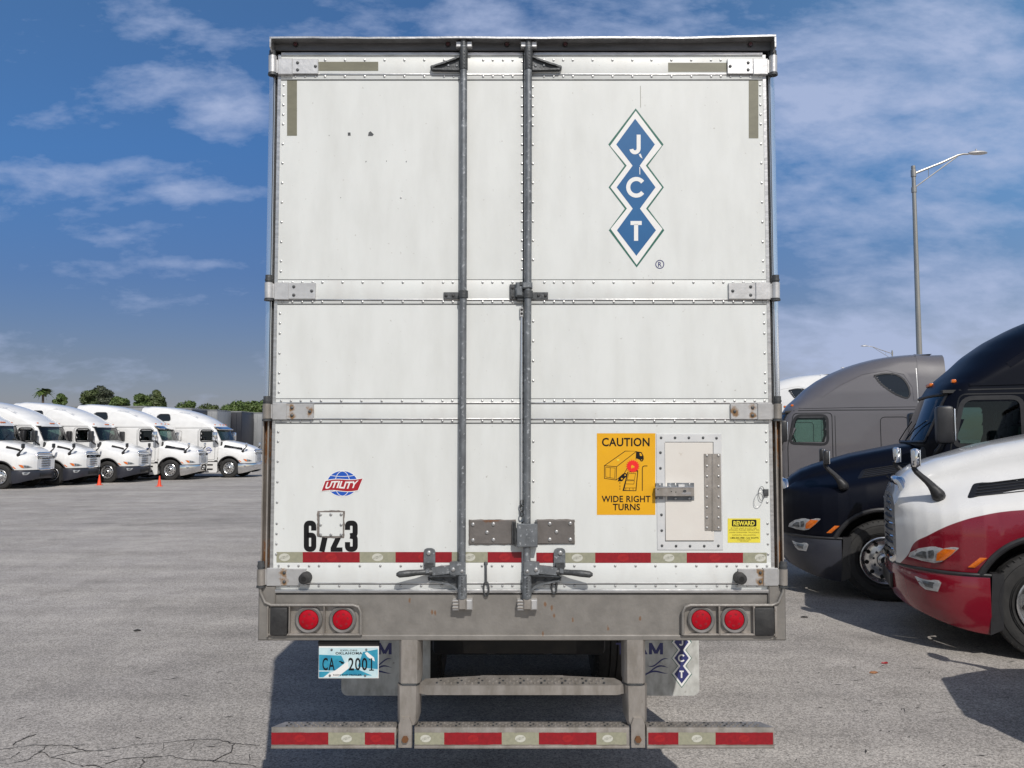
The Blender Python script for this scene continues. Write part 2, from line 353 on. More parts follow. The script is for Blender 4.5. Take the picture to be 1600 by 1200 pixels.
    def build(s, name, parent=None, smooth=35, recalc=True, **k):
        me = bpy.data.meshes.new(name); me.from_pydata(s.v, [], s.f)
        for m in s.mats: me.materials.append(m)
        me.polygons.foreach_set('material_index', s.m)
        if recalc:
            bm = bmesh.new(); bm.from_mesh(me); bmesh.ops.recalc_face_normals(bm, faces=bm.faces); bm.to_mesh(me); bm.free()
        if smooth: me.shade_smooth(); me.set_sharp_from_angle(angle=radians(smooth))
        me.update()
        o = bpy.data.objects.new(name, me); C.objects.link(o)
        if parent: o.parent = parent
        tag(o, **k); return o
def tag(o, label=None, cat=None, group=None, kind=None):
    for a, b in (('label', label), ('category', cat), ('group', group), ('kind', kind)):
        if b: o[a] = b
    return o
def empty(name, loc, rz=0, **k):
    o = bpy.data.objects.new(name, None); C.objects.link(o); o.location = loc; o.rotation_euler = (0, 0, rz); o.empty_display_size = .2
    tag(o, **k); return o
def copy_tree(o, parent=None):
    c = o.copy(); C.objects.link(c); c.parent = parent
    for ch in [q for q in bpy.data.objects if q.parent == o]: copy_tree(ch, c)
    return c
# ------------------------------------------------------------------ ground
def asphalt():
    m = bpy.data.materials.new('worn_asphalt'); m.use_nodes = True; t = m.node_tree; b = t.nodes['Principled BSDF']
    g = nd(t, 'ShaderNodeNewGeometry'); P = g.outputs['Position']
    def noise(sc, det=5, ro=.6, st=None):
        n = nd(t, 'ShaderNodeTexNoise'); n.inputs['Scale'].default_value = sc; n.inputs['Detail'].default_value = det; n.inputs['Roughness'].default_value = ro
        if st:
            mp = nd(t, 'ShaderNodeMapping'); mp.inputs['Scale'].default_value = st; mp.inputs['Rotation'].default_value = (0, 0, .25); t.links.new(P, mp.inputs[0]); t.links.new(mp.outputs[0], n.inputs[0])
        else: t.links.new(P, n.inputs['Vector'])
        return n.outputs[0]
    def rng(v, a, b_, c, d):
        n = nd(t, 'ShaderNodeMapRange'); t.links.new(v, n.inputs[0])
        for i, q in enumerate((a, b_, c, d)): n.inputs[i + 1].default_value = q
        return n.outputs[0]
    big = rng(noise(.22, 4, .55), .3, .7, .82, 1.15); mid = rng(noise(1.6, 5, .65), .3, .7, .86, 1.13)
    strk = rng(noise(1.0, 5, .6, (.10, 1.3, 1)), .35, .7, 1.08, .80)
    v1 = nd(t, 'ShaderNodeTexVoronoi'); v1.inputs['Scale'].default_value = 90; t.links.new(P, v1.inputs['Vector'])
    sp = nd(t, 'ShaderNodeSeparateColor'); t.links.new(v1.outputs['Color'], sp.inputs[0])
    stone = rng(sp.outputs[0], 0, 1, .60, 1.46); fine = rng(noise(170, 2), .3, .7, .72, 1.25)
    # small dark pits and tar flecks
    pit = rng(noise(9, 5, .72), .69, .74, 1.0, .42); stain = rng(noise(.7, 3, .5), .60, .74, 1.0, .80); pale = rng(noise(.45, 6, .7), .58, .70, 1.0, 1.14)
    val = None
    for q in (big, mid, strk, stone, fine, pit, stain, pale): val = q if val is None else mth(t, 'MULTIPLY', val, q)
    mx = nd(t, 'ShaderNodeMix', data_type='RGBA', blend_type='MULTIPLY'); mx.inputs[0].default_value = 1
    cb = nd(t, 'ShaderNodeMix', data_type='RGBA'); t.links.new(rng(noise(.5, 3), .35, .65, 0, 1), cb.inputs[0])
    cb.inputs[6].default_value = (.365, .340, .310, 1); cb.inputs[7].default_value = (.345, .322, .300, 1)
    t.links.new(cb.outputs[2], mx.inputs[6]); cc = nd(t, 'ShaderNodeCombineXYZ')
    for i in range(3): t.links.new(val, cc.inputs[i])
    t.links.new(cc.outputs[0], mx.inputs[7]); t.links.new(mx.outputs[2], b.inputs['Base Color']); b.inputs['Roughness'].default_value = .88; b.inputs['Specular IOR Level'].default_value = .3
    bp = nd(t, 'ShaderNodeBump'); bp.inputs['Strength'].default_value = .55; bp.inputs['Distance'].default_value = .006
    t.links.new(mth(t, 'ADD', sp.outputs[0], mth(t, 'MULTIPLY', fine, .7)), bp.inputs['Height']); t.links.new(bp.outputs[0], b.inputs['Normal'])
    return m
M['asphalt'] = asphalt()
g = MB(); g.add([(-2500, -800, 0), (2500, -800, 0), (2500, 3500, 0), (-2500, 3500, 0)], [(0, 1, 2, 3)], 'asphalt')
g.build('ground', smooth=0, kind='structure')
# cracks in the asphalt, lower left
ck = MB()
def crack(pts, w=.006):
    P = []
    for (a, b) in zip(pts, pts[1:]):
        A = onground(*a); B = onground(*b); n = max(3, int((B - A).length / .035))
        for i in range(n):
            q = A.lerp(B, i / n); q += Vector((random.uniform(-1, 1), random.uniform(-1, 1), 0)) * .010; P.append(q)
    P.append(onground(*pts[-1]))
    for a, b in zip(P, P[1:]):
        d = (b - a); d.z = 0
        if d.length < 1e-4: continue
        d.normalize(); nn = Vector((-d.y, d.x, 0)); k = w * random.uniform(.25, .85)
        ck.add([a - d * .004 + nn * k + Vector((0, 0, .003)), b + d * .004 + nn * k * .9 + Vector((0, 0, .003)), b + d * .004 - nn * k * .6 + Vector((0, 0, .003)), a - d * .004 - nn * k * .6 + Vector((0, 0, .003))], [(0, 1, 2, 3)], 'crack')
for c, w in (([(-30, 1176), (20, 1169), (50, 1165), (80, 1164), (112, 1166), (134, 1174), (165, 1173), (205, 1165), (245, 1162), (300, 1157), (340, 1155), (366, 1163), (405, 1165)], .008),
          ([(20, 1164), (38, 1154), (56, 1148)], .013), ([(134, 1174), (105, 1178), (80, 1183), (62, 1175), (45, 1187), (10, 1195)], .006), ([(62, 1175), (75, 1165)], .005),
          ([(366, 1163), (358, 1177), (333, 1189), (290, 1187), (270, 1181), (225, 1184), (190, 1186), (165, 1194)], .008), ([(333, 1189), (360, 1193), (390, 1195), (408, 1200)], .006),
          ([(225, 1184), (222, 1196), (210, 1205)], .007), ([(303, 1160), (296, 1176)], .004), ([(258, 1162), (254, 1172)], .004), ([(392, 1178), (390, 1190)], .004),
          ([(-20, 1193), (15, 1186), (30, 1176)], .007), ([(130, 1198), (150, 1196), (168, 1203)], .010), ([(80, 1183), (110, 1190), (130, 1198)], .005)):
    crack(c, w)
# tar flecks and slivers of rubber pressed into the surface
random.seed(77)
for k in range(150):
    px, py = (random.uniform(1235, 1600), random.uniform(905, 1200)) if k % 2 else (random.uniform(0, 440), random.uniform(770, 1190))
    p = onground(px, py); a = random.gauss(.15, .5); l = random.uniform(.008, .055) * (1 if k % 5 else 1.6); w = random.uniform(.002, .007); u = Vector((cos(a), sin(a), 0)); n_ = Vector((-sin(a), cos(a), 0)); z = Vector((0, 0, .0035 - p.z))
    ck.add([p - u * l + z, p - n_ * w + u * l * .1 + z, p + u * l + n_ * w * .4 + z, p + n_ * w + z], [(0, 1, 2, 3)], 'crack')
ck.build('pavement_cracks', smooth=0, recalc=False, kind='structure')
# small litter on the asphalt
M['litter_rust'] = mat('dry_leaf', (.35, .16, .07), (.22, .10, .05), rough=.8, ns=40)
def litter(px, py, w, l, rz, mt, nm, label, cat):
    p = onground(px, py); q = MB(); n = 9; top = []; random.seed(px)
    rr = [random.uniform(.7, 1.15) for _ in range(n)]
    ring = lambda k, z: [(w * rr[i] * k * cos(2 * pi * i / n), l * rr[i] * k * sin(2 * pi * i / n), z + random.uniform(0, .004)) for i in range(n)]
    q.loft([ring(.95, 0), ring(1, .006), ring(.6, .014)], mt)
    o = q.build(nm, label=label, cat=cat); o.location = (p.x, p.y, .001); o.rotation_euler[2] = rz
litter(214, 986, .045, .03, .3, 'crack', 'stone', 'small dark stone lying on the open asphalt left of the trailer', 'stone')
litter(1365, 1052, .04, .022, .2, 'litter_rust', 'dry_leaf', 'crumpled brown leaf on the asphalt right of the trailer', 'leaf')
litter(1383, 1037, .04, .008, .1, 'tapered', 'plastic_scrap', 'thin red plastic scrap on the asphalt near the red and white truck', 'litter')
litter(1257, 965, .05, .02, .1, 'crack', 'tar_lump', 'small black tar lump on the asphalt beside the trailer corner', 'lump')

# ------------------------------------------------------------------ the trailer
tr = empty('semi_trailer', (TX, TY, 0), label='white box semi trailer seen square from behind with closed double doors', cat='trailer'); tr.rotation_euler = (TILT, 0, 0)
ZT = TP(816, 60, 0)[2]; ZB = TP(816, 990, 0)[2]
LEN = 16.1
# body: walls and roof behind the rear frame
bd = MB()
for s in (-1, 1):
    bd.box(min(s * 1.275, s * 1.25), max(s * 1.275, s * 1.25), .13, LEN, ZB + .12, ZT - .05, 'polished' if False else 'whiteband')
bd.box(-1.25, 1.25, .13, LEN, ZB + .16, ZB + .26, 'under')
bd.box(-1.249, 1.249, LEN - .05, LEN - .001, ZB + .26, ZT - .06, 'whiteband')
bd.build('body', tr)
rf = MB(); rf.box(-1.27, 1.27, .08, LEN, ZT - .045, ZT - .02, 'alu'); rf.build('roof', tr)
# inner frame behind the doors (dark gap)
fr = MB(); fr.box(-1.245, 1.245, .03, .10, TP(0, 925, 0)[2], TP(0, 76, 0)[2], 'black'); fr.build('door_seal', tr)
# header
hd = MB()
hd.pbox(424, 60, 1211, 79, -.10, .03, 'header', .003)
o_h = hd.build('header', tr)
cap = MB()
nseg = 46; xs = [TP(421, 56, .085)[0] + (TP(1213, 56, .085)[0] - TP(421, 56, .085)[0]) * i / nseg for i in range(nseg + 1)]
random.seed(3); zl = TP(816, 56, .085)[2]; rg = []
for i, x in enumerate(xs):
    w = .0012 * sin(i * .45) + random.uniform(-.0008, .0008); z = zl + w + (.010 if i > nseg - 9 else 0) * ((i - nseg + 9) / 9 if i > nseg - 9 else 0)
    rg.append([(x, .20, zl - .02), (x, .02, z - .008), (x, -.06, z - .001), (x, -.083, z - .003), (x, -.083, z - .012), (x, -.06, z - .008), (x, .02, z - .016), (x, .2, zl - .03)])
cap.loft(rg, 'alu')
for s in (-1, 1):   # bent ears at the corners
    x = xs[0] if s < 0 else xs[-1]
    cap.add([(x, .1, zl - .005), (x, -.083, zl - .004), (x, -.083, zl - .055), (x + s * -.004, -.03, zl - .085), (x, .1, zl - .09),
             (x - s * .008, .1, zl - .005), (x - s * .008, -.083, zl - .004), (x - s * .008, -.083, zl - .055), (x - s * .012, -.03, zl - .085), (x - s * .008, .1, zl - .09)],
            [(0, 1, 2, 3, 4), (5, 6, 7, 8, 9), (0, 1, 6, 5), (1, 2, 7, 6), (2, 3, 8, 7), (3, 4, 9, 8)], 'alu')
cap.build('roof_cap', tr)
for px in (462, 700, 792, 883, 1172):
    q = MB(); c = TP(px, 70, .03); q.disc(c, .013, (0, 1, 0), .012, 'black', 18); q.disc((c[0], c[1] - .006, c[2]), .0095, (0, 1, 0), .008, 'lensdark', 14); q.build('marker_light', o_h)
# corner posts
postm = rustmat('post_stainless', (.40, .37, .34), [(s * 1.262, TP(0, y, .02)[2], 1, .28) for s in (-1, 1) for y in (670, 700, 870)], .028, metal=.7, rough=.38, rust=(.19, .085, .03))
for s in (-1, 1):
    q = MB()
    def sec(z, x0=1.245, x1=1.29):
        pts = [(x0, .12), (x0, .0), (x0 + .003, -.020), (x0 + .005, -.022), (x0 + .009, -.020), (x1 - .004, .012), (x1, .022), (x1, .14)]
        return [(s * a, b, z) for a, b in pts]
    for (ya, yb, mm) in ((112, 440, 'polished'), (470, 633, 'polished'), (653, 892, postm)):
        z0, z1 = TP(0, yb, .02)[2], TP(0, ya, .02)[2]
        q.loft([sec(z0), sec(z0 + .02), sec(z1 - .02), sec(z1)], mm)
        if mm == 'polished':     # bright turned lip beside the door
            pass
        else:
            for xx in (1.2475, 1.272): q.box(*(sorted((s * xx, s * (xx + .006)))), -.030, 0, z0, z1, 'guard')
    z0, z1 = TP(0, 930, .02)[2], TP(0, 76, .02)[2]
    q.loft([sec(z0, 1.246, 1.276), sec(z1, 1.246, 1.276)], 'galvdark')
    q.build('corner_post', tr)

def hinge_set(door, s):
    rows = [((420, 497), (92, 115), 0, False), ((414, 493), (442, 467), 1, False), ((411, 490), (631, 655), 2, True), ((402, 478), (889, 915), 3, True)]
    for (xa, xb), (ya, yb), k, rusty in rows:
        q = MB(); fx = (lambda x: x) if s < 0 else (lambda x: 1634 - x - (0 if k == 0 else 2))
        def bx(x0, y0, x1, y1, d0, d1, m, b=.0015):
            a, c = sorted((fx(x0), fx(x1))); q.pbox(a, y0, c, y1, d0, d1, m, b)
        nb = 56 if k < 3 else 30
        bolts = [(xa + (45 if k < 3 else 42), ya + 6), (xa + (45 if k < 3 else 42), yb - 6)] + ([(xa + 73, (ya + yb) / 2)] if k < 3 else [])
        if rusty:
            mm = rustmat('rusty_hinge_metal', (.50, .50, .50), [(TP(fx(b[0]), b[1], .035)[0], TP(fx(b[0]), b[1], .035)[2], 1, .8) for b in bolts], .020, metal=.5, rust=(.20, .12, .06))
        else: mm = 'hinge'
        bx(xa + 36, ya, xb, yb, .02, .036, mm)           # plate on the door
        bx(xa + 14, ya - 1, xa + 37, yb + 1, .022, .041, mm, .003)   # raised knuckle strap
        # barrel beside the post
        cx = fx(xa + 6); m0 = 'hinge' if not rusty else 'guard'
        q.tube([TP(cx, yb + 3, .035), TP(cx, ya - 12, .035)], .0165, 'galvdark', 16)
        q.tube([TP(cx, yb - 1, .035), TP(cx, ya - 4 if k == 0 else ya, .035)], .0205, m0, 18)
        q.tube([TP(cx, ya - 3, .035), TP(cx, ya - 6, .035)], .019, 'galvdark', 16); q.tube([TP(cx, yb + 3, .035), TP(cx, yb, .035)], .023, 'galvdark', 16)
        bx(xa + 6, ya + 1, xa + 16, yb - 1, .015, .036, mm)
        for b in bolts: q.rivet(fx(b[0]), b[1], .036 if b[0] > xa + 37 else .041, .0085, 'galvdark')
        q.build('hinge', door)

DL0, DL1, DR0, DR1 = -1.218, TP(817.6, 500, .02)[0], TP(818.9, 500, .02)[0], 1.218
def door(s):
    X0, X1 = (DL0, DL1) if s < 0 else (DR0, DR1)
    q = MB(); d = .02
    Zt, Zb = TP(0, 86, d)[2], TP(0, 921, d)[2]
    q.box(X0, X1, -d, .03, Zb, Zt, 'white')
    # aluminium edge trim
    xa, xb = (X0 - .016, X0) if s < 0 else (X1, X1 + .016)
    q.box(xa, xb, -d - .002, .03, Zb, Zt, 'alu')
    q.box(X0, X1, -d - .006, -d + .001, Zt - .0045, Zt + .012, 'alu', .0015)
    q.box(X0, X1, -d - .012, .0, Zb - .016, Zb + .002, 'alu', .003)
    # horizontal stringers with their seams
    for (ya, yb, dd) in ((91, 124, .0225), (437.5, 474.5, .0225), (623.5, 660.5, .0225), (880, 919, .0225)):
        z0, z1 = TP(0, yb, dd)[2], TP(0, ya, dd)[2]
        q.box(X0 + .001, X1 - .001, -dd, -d + .001, z0, z1, 'whiteband', .0007)
    for y in (116, 468.3, 654.6, 629.6, 911.5):      # inner seam lines
        z = TP(0, y, .023)[2]; q.box(X0 + .001, X1 - .001, -.0245, -.022, z - .0035, z + .0035, 'alu', .001)
        q.box(X0 + .001, X1 - .001, -.0229, -.0222, z - .0062, z - .0036, 'blackplastic')
    for y in (124.6, 475.1, 661.1, 437.0, 623.0):
        z = TP(0, y, .023)[2]; q.box(X0 + .001, X1 - .001, -.0229, -.0195, z - .0028 / 2, z + .0028 / 2, 'galvdark')
    # rivets
    if s < 0: cols = [447, 462, 477, 493, 508, 539, 570, 601, 632, 663, 694, 709, 755, 770, 786, 801]
    else: cols = [850, 865, 880, 895, 926, 957, 988, 1018, 1049, 1080, 1111, 1126, 1141, 1157, 1172, 1187]
    for y in (91.5 + 2.5, 119.5, 441.3, 471.7, 626.4, 657.9, 884.2, 915.5):
        k = (y - 94) / 822.
        for c in cols: q.rivet(816 + (c - 816) * (1 + .032 * k), y, .0225)
    def vcol(Xc, ys):
        for y in ys:
            c = TP(0, y, d); q.rivet(*( (816, y) if False else (0, y)), d) if False else None
            p = (Xc, -d, c[2]); vs = []
            n = 8; r = .0066; fs = []
            for rr, h in ((1, 0), (.8, .45), (.4, .62)):
                for j in range(n): t = 2 * pi * j / n; vs.append((p[0] + r * rr * cos(t), p[1] - r * h, p[2] + r * rr * sin(t)))
            for i in range(2):
                for j in range(n): fs.append((i * n + j, i * n + (j + 1) % n, (i + 1) * n + (j + 1) % n, (i + 1) * n + j))
            fs.append(tuple(range(2 * n, 3 * n))); q.add(vs, fs, 'rivet')
    edge = [133, 149, 164, 179, 194, 225, 255, 286, 316, 347, 378, 408, 424] + [490, 505, 521, 552, 583, 598, 613] + [675, 690, 721, 753, 785, 818, 834, 850, 866]
    dense = [136 + 15 * i for i in range(20)] + [490 + 15.5 * i for i in range(9)] + [675 + 15.6 * i for i in range(12)]
    sparse = [136, 151, 166, 181, 196] + [226 + 30 * i for i in range(7)] + [502, 533, 564, 595] + [690, 721, 752, 784]
    if s < 0: vcol(DL0 + .014, edge); vcol(DL1 - .006, dense + [97, 112, 455, 893, 905])
    else: vcol(DR1 - .014, edge); vcol(DR0 + .045, sparse)
    o = q.build('door', tr, smooth=30)
    hinge_set(o, s)
    return o
dL = door(-1); dR = door(1)
# ------------------------------------------------------------------ door furniture
def decal(name, parent, fn, **k):
    q = MB(); fn(q); return q.build(name, parent, smooth=0, recalc=False, **k)
# aged reflectors at the top corners
for (x0, y0, x1, y1, p) in ((498, 96.5, 591, 110.5, dL), (448.5, 125.5, 464, 212, dL), (1044, 98, 1137, 112, dR), (1170, 125.5, 1185, 216, dR)):
    decal('reflector_strip', p, lambda q: q.prect(x0, y0, x1, y1, .0236 if y1 < 120 else .0209, 'olive'))
# conspicuity tape
def emblem(q, cx, cy, r, d, white=True):
    q.pell(cx, cy, r * 1.15, r * .80, d, 'tapelogo' if white else 'tapelogor'); 
    q.ptext('UTILITY', cx - r * .85, cy - r * .3, cx + r * .85, cy + r * .32, d + .0004, 'tapelogot' if white else 'tapered', .02, skew=3, warp=lambda u: -1.2 * (u - .5) * 2)
def tape(par, segs, y0, y1, d, r=7.5):
    def fn(q):
        for (a, b, c) in segs:
            q.prect(a, y0, b, y1, d, 'tapered' if c else 'tapewhite')
            if b - a > 30:
                emblem(q, (a + b) / 2 if not (a < 440 or b > 1190) else ((a + b) / 2 - 8 if a < 440 else b - 10), (y0 + y1) / 2, r, d + .0005, not c)
    decal('reflective_tape', par, fn)
tape(dL, [(432, 473, 0), (473, 562, 1), (562, 618, 0), (618, 706, 1), (706, 762, 0), (762, 815, 1)], 862.5, 879, .0212)
tape(dR, [(838, 874, 1), (874, 930, 0), (930, 1017, 1), (1017, 1073, 0), (1073, 1161, 1), (1161, 1198, 0)], 863.5, 879.5, .0212)
# JCT emblem
def jct(q, fx, P, d, blue='logoblue', green='logogreen', white='signwhite'):
    o = [(993.3, 169.3), (1036.8, 225.6), (1012.2, 258.8), (1037.3, 292.6), (1012.6, 325.9), (1038, 359.8), (994.8, 417.8), (951.3, 359.8), (976.4, 325.9), (951, 292.6), (976, 258.8), (950.5, 225.6)]
    i = [(992.4, 185.5), (1023.3, 225.6), (999.6, 258.8), (1024.3, 292.6), (999.9, 325.9), (1025, 359.8), (994.3, 399.6), (964, 359.8), (988.7, 325.9), (963.5, 292.6), (988.5, 258.8), (962.9, 225.6)]
    c = Vector((994, 293))
    w = [((a[0] - c.x) * .935 + c.x, (a[1] - c.y) * .968 + c.y) for a in o]
    w[2] = (o[2][0] - 3.2, o[2][1]); w[4] = (o[4][0] - 3.2, o[4][1]); w[8] = (o[8][0] + 3.2, o[8][1]); w[10] = (o[10][0] + 3.2, o[10][1])
    def poly12(pts, dd, m):
        for k in range(3):    # three diamonds split at the necks
            if k == 0: s_ = [pts[0], pts[1], pts[2], pts[10], pts[11]]
            elif k == 1: s_ = [pts[2], pts[3], pts[4], pts[8], pts[9], pts[10]]
            else: s_ = [pts[4], pts[5], pts[6], pts[7], pts[8]]
            q.add([P(*fx(*p), dd) for p in s_], [tuple(range(len(s_)))], m)
    poly12(o, d, green); poly12(w, d + .0005, white); poly12(i, d + .001, blue)
    def strip(pts, wd, dd, m):
        Pv = [Vector(p) for p in pts]; n = len(Pv); A = []; B = []
        for k in range(n):
            t = (Pv[min(k + 1, n - 1)] - Pv[max(k - 1, 0)]).normalized(); nn = Vector((-t.y, t.x)); A.append(Pv[k] + nn * wd / 2); B.append(Pv[k] - nn * wd / 2)
        q.add([P(*fx(*p), dd) for p in A] + [P(*fx(*p), dd) for p in B], [(k, k + 1, n + k + 1, n + k) for k in range(n - 1)], m)
    dd = d + .0015
    strip([(997.9, 210.4), (997.9, 231)] + [(992.2 + 5.7 * cos(t), 232 + 6.0 * sin(t)) for t in [pi * k / 10 for k in range(0, 10)]] + [(986.6, 233)], 6.2, dd, white)
    strip([(994.2 + 12.6 * cos(t), 292.6 + 13.0 * sin(t)) for t in [radians(38 + 284 * k / 26) for k in range(27)]], 6.4, dd, white)
    strip([(985.2, 348.4), (1002.7, 348.4)], 6.2, dd, white); strip([(993.9, 350), (993.9, 376.2)], 6.4, dd, white)
def jct_main(q):
    jct(q, lambda x, y: (x, y), TP, .0208)
    q.pline([(1030.9 + 6.3 * cos(t), 413 + 6.3 * sin(t)) for t in [2 * pi * k / 24 for k in range(24)]], 1.3, .0208, 'navyink', True)
    q.ptext('R', 1028.3, 409.3, 1033.9, 416.8, .0208, 'navyink', .015)
    # chips torn out of the blue
    q.ppoly([(998, 241), (1001, 240), (1004, 248), (1000, 245)], .0226, 'signwhite'); q.ppoly([(999, 261), (1000.2, 261), (1000.4, 273), (999.2, 272)], .0226, 'signwhite')
    q.pline([(1000.6, 134), (1000.9, 168)], .8, .0208, 'tapelogot')
decal('company_emblem', dR, jct_main)
# scuffs and small holes in the left panel
def scuffs(q):
    for pts in ([(543.5, 207), (547.5, 207), (548, 212), (543.5, 212)], [(576, 207), (579, 205), (584, 210), (582, 212.5), (575, 212.5)], [(571.8, 251), (572.8, 252), (571.5, 254), (571, 253)],
                [(603.8, 250.5), (604.6, 251.5), (604, 253), (603.4, 252)], [(634.7, 251), (635.6, 252), (634.8, 254), (634, 253)], [(531.5, 308), (533, 308.3), (532.5, 310)], [(513.5, 211), (515, 211.2), (514.3, 212.8)]):
        q.ppoly(pts, .0208, 'galvdark')
    q.rivet(626.5, 309, .02, .005)
decal('scuff_marks', dL, scuffs, kind='stuff')
# globe badge
def badge(q):
    d = .0208
    q.pell(535, 755.6, 25.4, 20.8, d, 'signwhite', 36); q.pell(535, 755.6, 24, 19.6, d + .0004, 'utilblue', 36)
    for k in (-.48, .48): q.pline([(535 + 24 * k * cos(t), 755.6 + 19.4 * sin(t)) for t in [-pi / 2 + pi * j / 16 for j in range(17)]], .9, d + .0008, 'signwhite')
    for yy, b in ((742.5, 2), (768.5, -2)): q.pline([(535 + 20 * (j / 6 - 1), yy + b * (1 - (j / 6 - 1) ** 2)) for j in range(13)], .9, d + .0008, 'signwhite')
    up = lambda t: 759.2 - 2.4 * (t - .5) - 1.3 * sin(2 * pi * t)
    top = [(508.5 + 58 * t, up(t) - 8.8 - 1.6 * t) for t in [j / 20 for j in range(21)]]; bot = [(502.5 + 56.5 * t, up(t) + 6.8 + 1.2 * t) for t in [j / 20 for j in range(21)]]
    c = Vector((535, 756)); ex = lambda P_, k: [((p[0] - c.x) * k + c.x, p[1] + (k - 1) * 22 * (1 if p[1] > up((p[0] - 504) / 60) else -1)) for p in P_]
    def band(a, b, dd, m):
        n = len(a); q.add([TP(*p, dd) for p in a] + [TP(*p, dd) for p in b], [(j, j + 1, n + j + 1, n + j) for j in range(n - 1)], m)
    band(ex(top, 1.05), ex(bot, 1.05), d + .0010, 'signwhite'); band(top, bot, d + .0014, 'utilred')
    vs, fs = text_geo('UTILITY', .035); q.add([TP(509 + 49.5 * u + 4 * (v - .5), up(u) + 4.2 - 11.2 * v - 0.6 * u, d + .0018) for u, v in vs], fs, 'signwhite')
decal('globe_badge', dL, badge)
def rpoly(pts, r, n=5):
    """round the corners of a polygon"""
    out = []; P = [Vector(p) for p in pts]; k = len(P)
    for i in range(k):
        a, b, c = P[i - 1], P[i], P[(i + 1) % k]; u = (a - b).normalized(); v = (c - b).normalized(); rr = min(r, (a - b).length * .45, (c - b).length * .45)
        for j in range(n + 1):
            t = j / n; q = b + u * rr * (1 - t) ** 2 + v * rr * t ** 2; out.append((q.x, q.y))
    return out
def rp_open(pts, r): return [pts[0]] + rpoly(pts, r)[6:-6] + [pts[-1]]
# fleet number with the patch riveted over it
def numb(q):
    d = .0208
    w = 8.1
    R8 = lambda pts, r: rpoly(pts, r)
    q.pline(rp_open([(490.2, 829), (490.2, 817.4), (478.7, 817.4), (478.7, 858.0), (490.2, 858.0), (490.2, 836.2), (480, 836.2)], 5.2), w, d, 'ink')
    q.pline([(497, 817), (512.5, 817), (502.8, 862)], w + .6, d, 'ink'); q.pline([(531, 835), (520, 858)], w, d, 'ink'); q.prect(516.5, 855.3, 535.2, 862, d + .0002, 'ink')
    q.pline(rp_open([(543.0, 828), (543.0, 817.4), (554.9, 817.4), (554.9, 836.0), (547, 837.2)], 5.2), w, d, 'ink'); q.pline(rp_open([(547, 837.4), (555.0, 839), (555.0, 858.0), (543.0, 858.0), (543.0, 847)], 5.2), w, d + .0002, 'ink')
decal('fleet_number', dL, numb)
q = MB()
random.seed(5)
edge = []
for (a, b) in (((496, 798), (537, 797.5)), ((538.5, 799), (538, 839)), ((537, 841), (498, 840)), ((495.5, 838), (495.5, 800))):
    for j in range(10): t = j / 10; edge.append((a[0] + (b[0] - a[0]) * t + random.uniform(-.7, .7), a[1] + (b[1] - a[1]) * t + random.uniform(-.7, .7)))
q.ppoly(edge, .0222, 'wrinkle', .019)
q.pbox(498.8, 800.8, 535.8, 838, .02, .0245, 'white', .002)
for x in (501, 517, 533):
    for y in (804, 820, 835.5):
        if not (x == 517 and y == 820): q.rivet(x, y, .0245, .008)
q.build('patch_plate', dL)
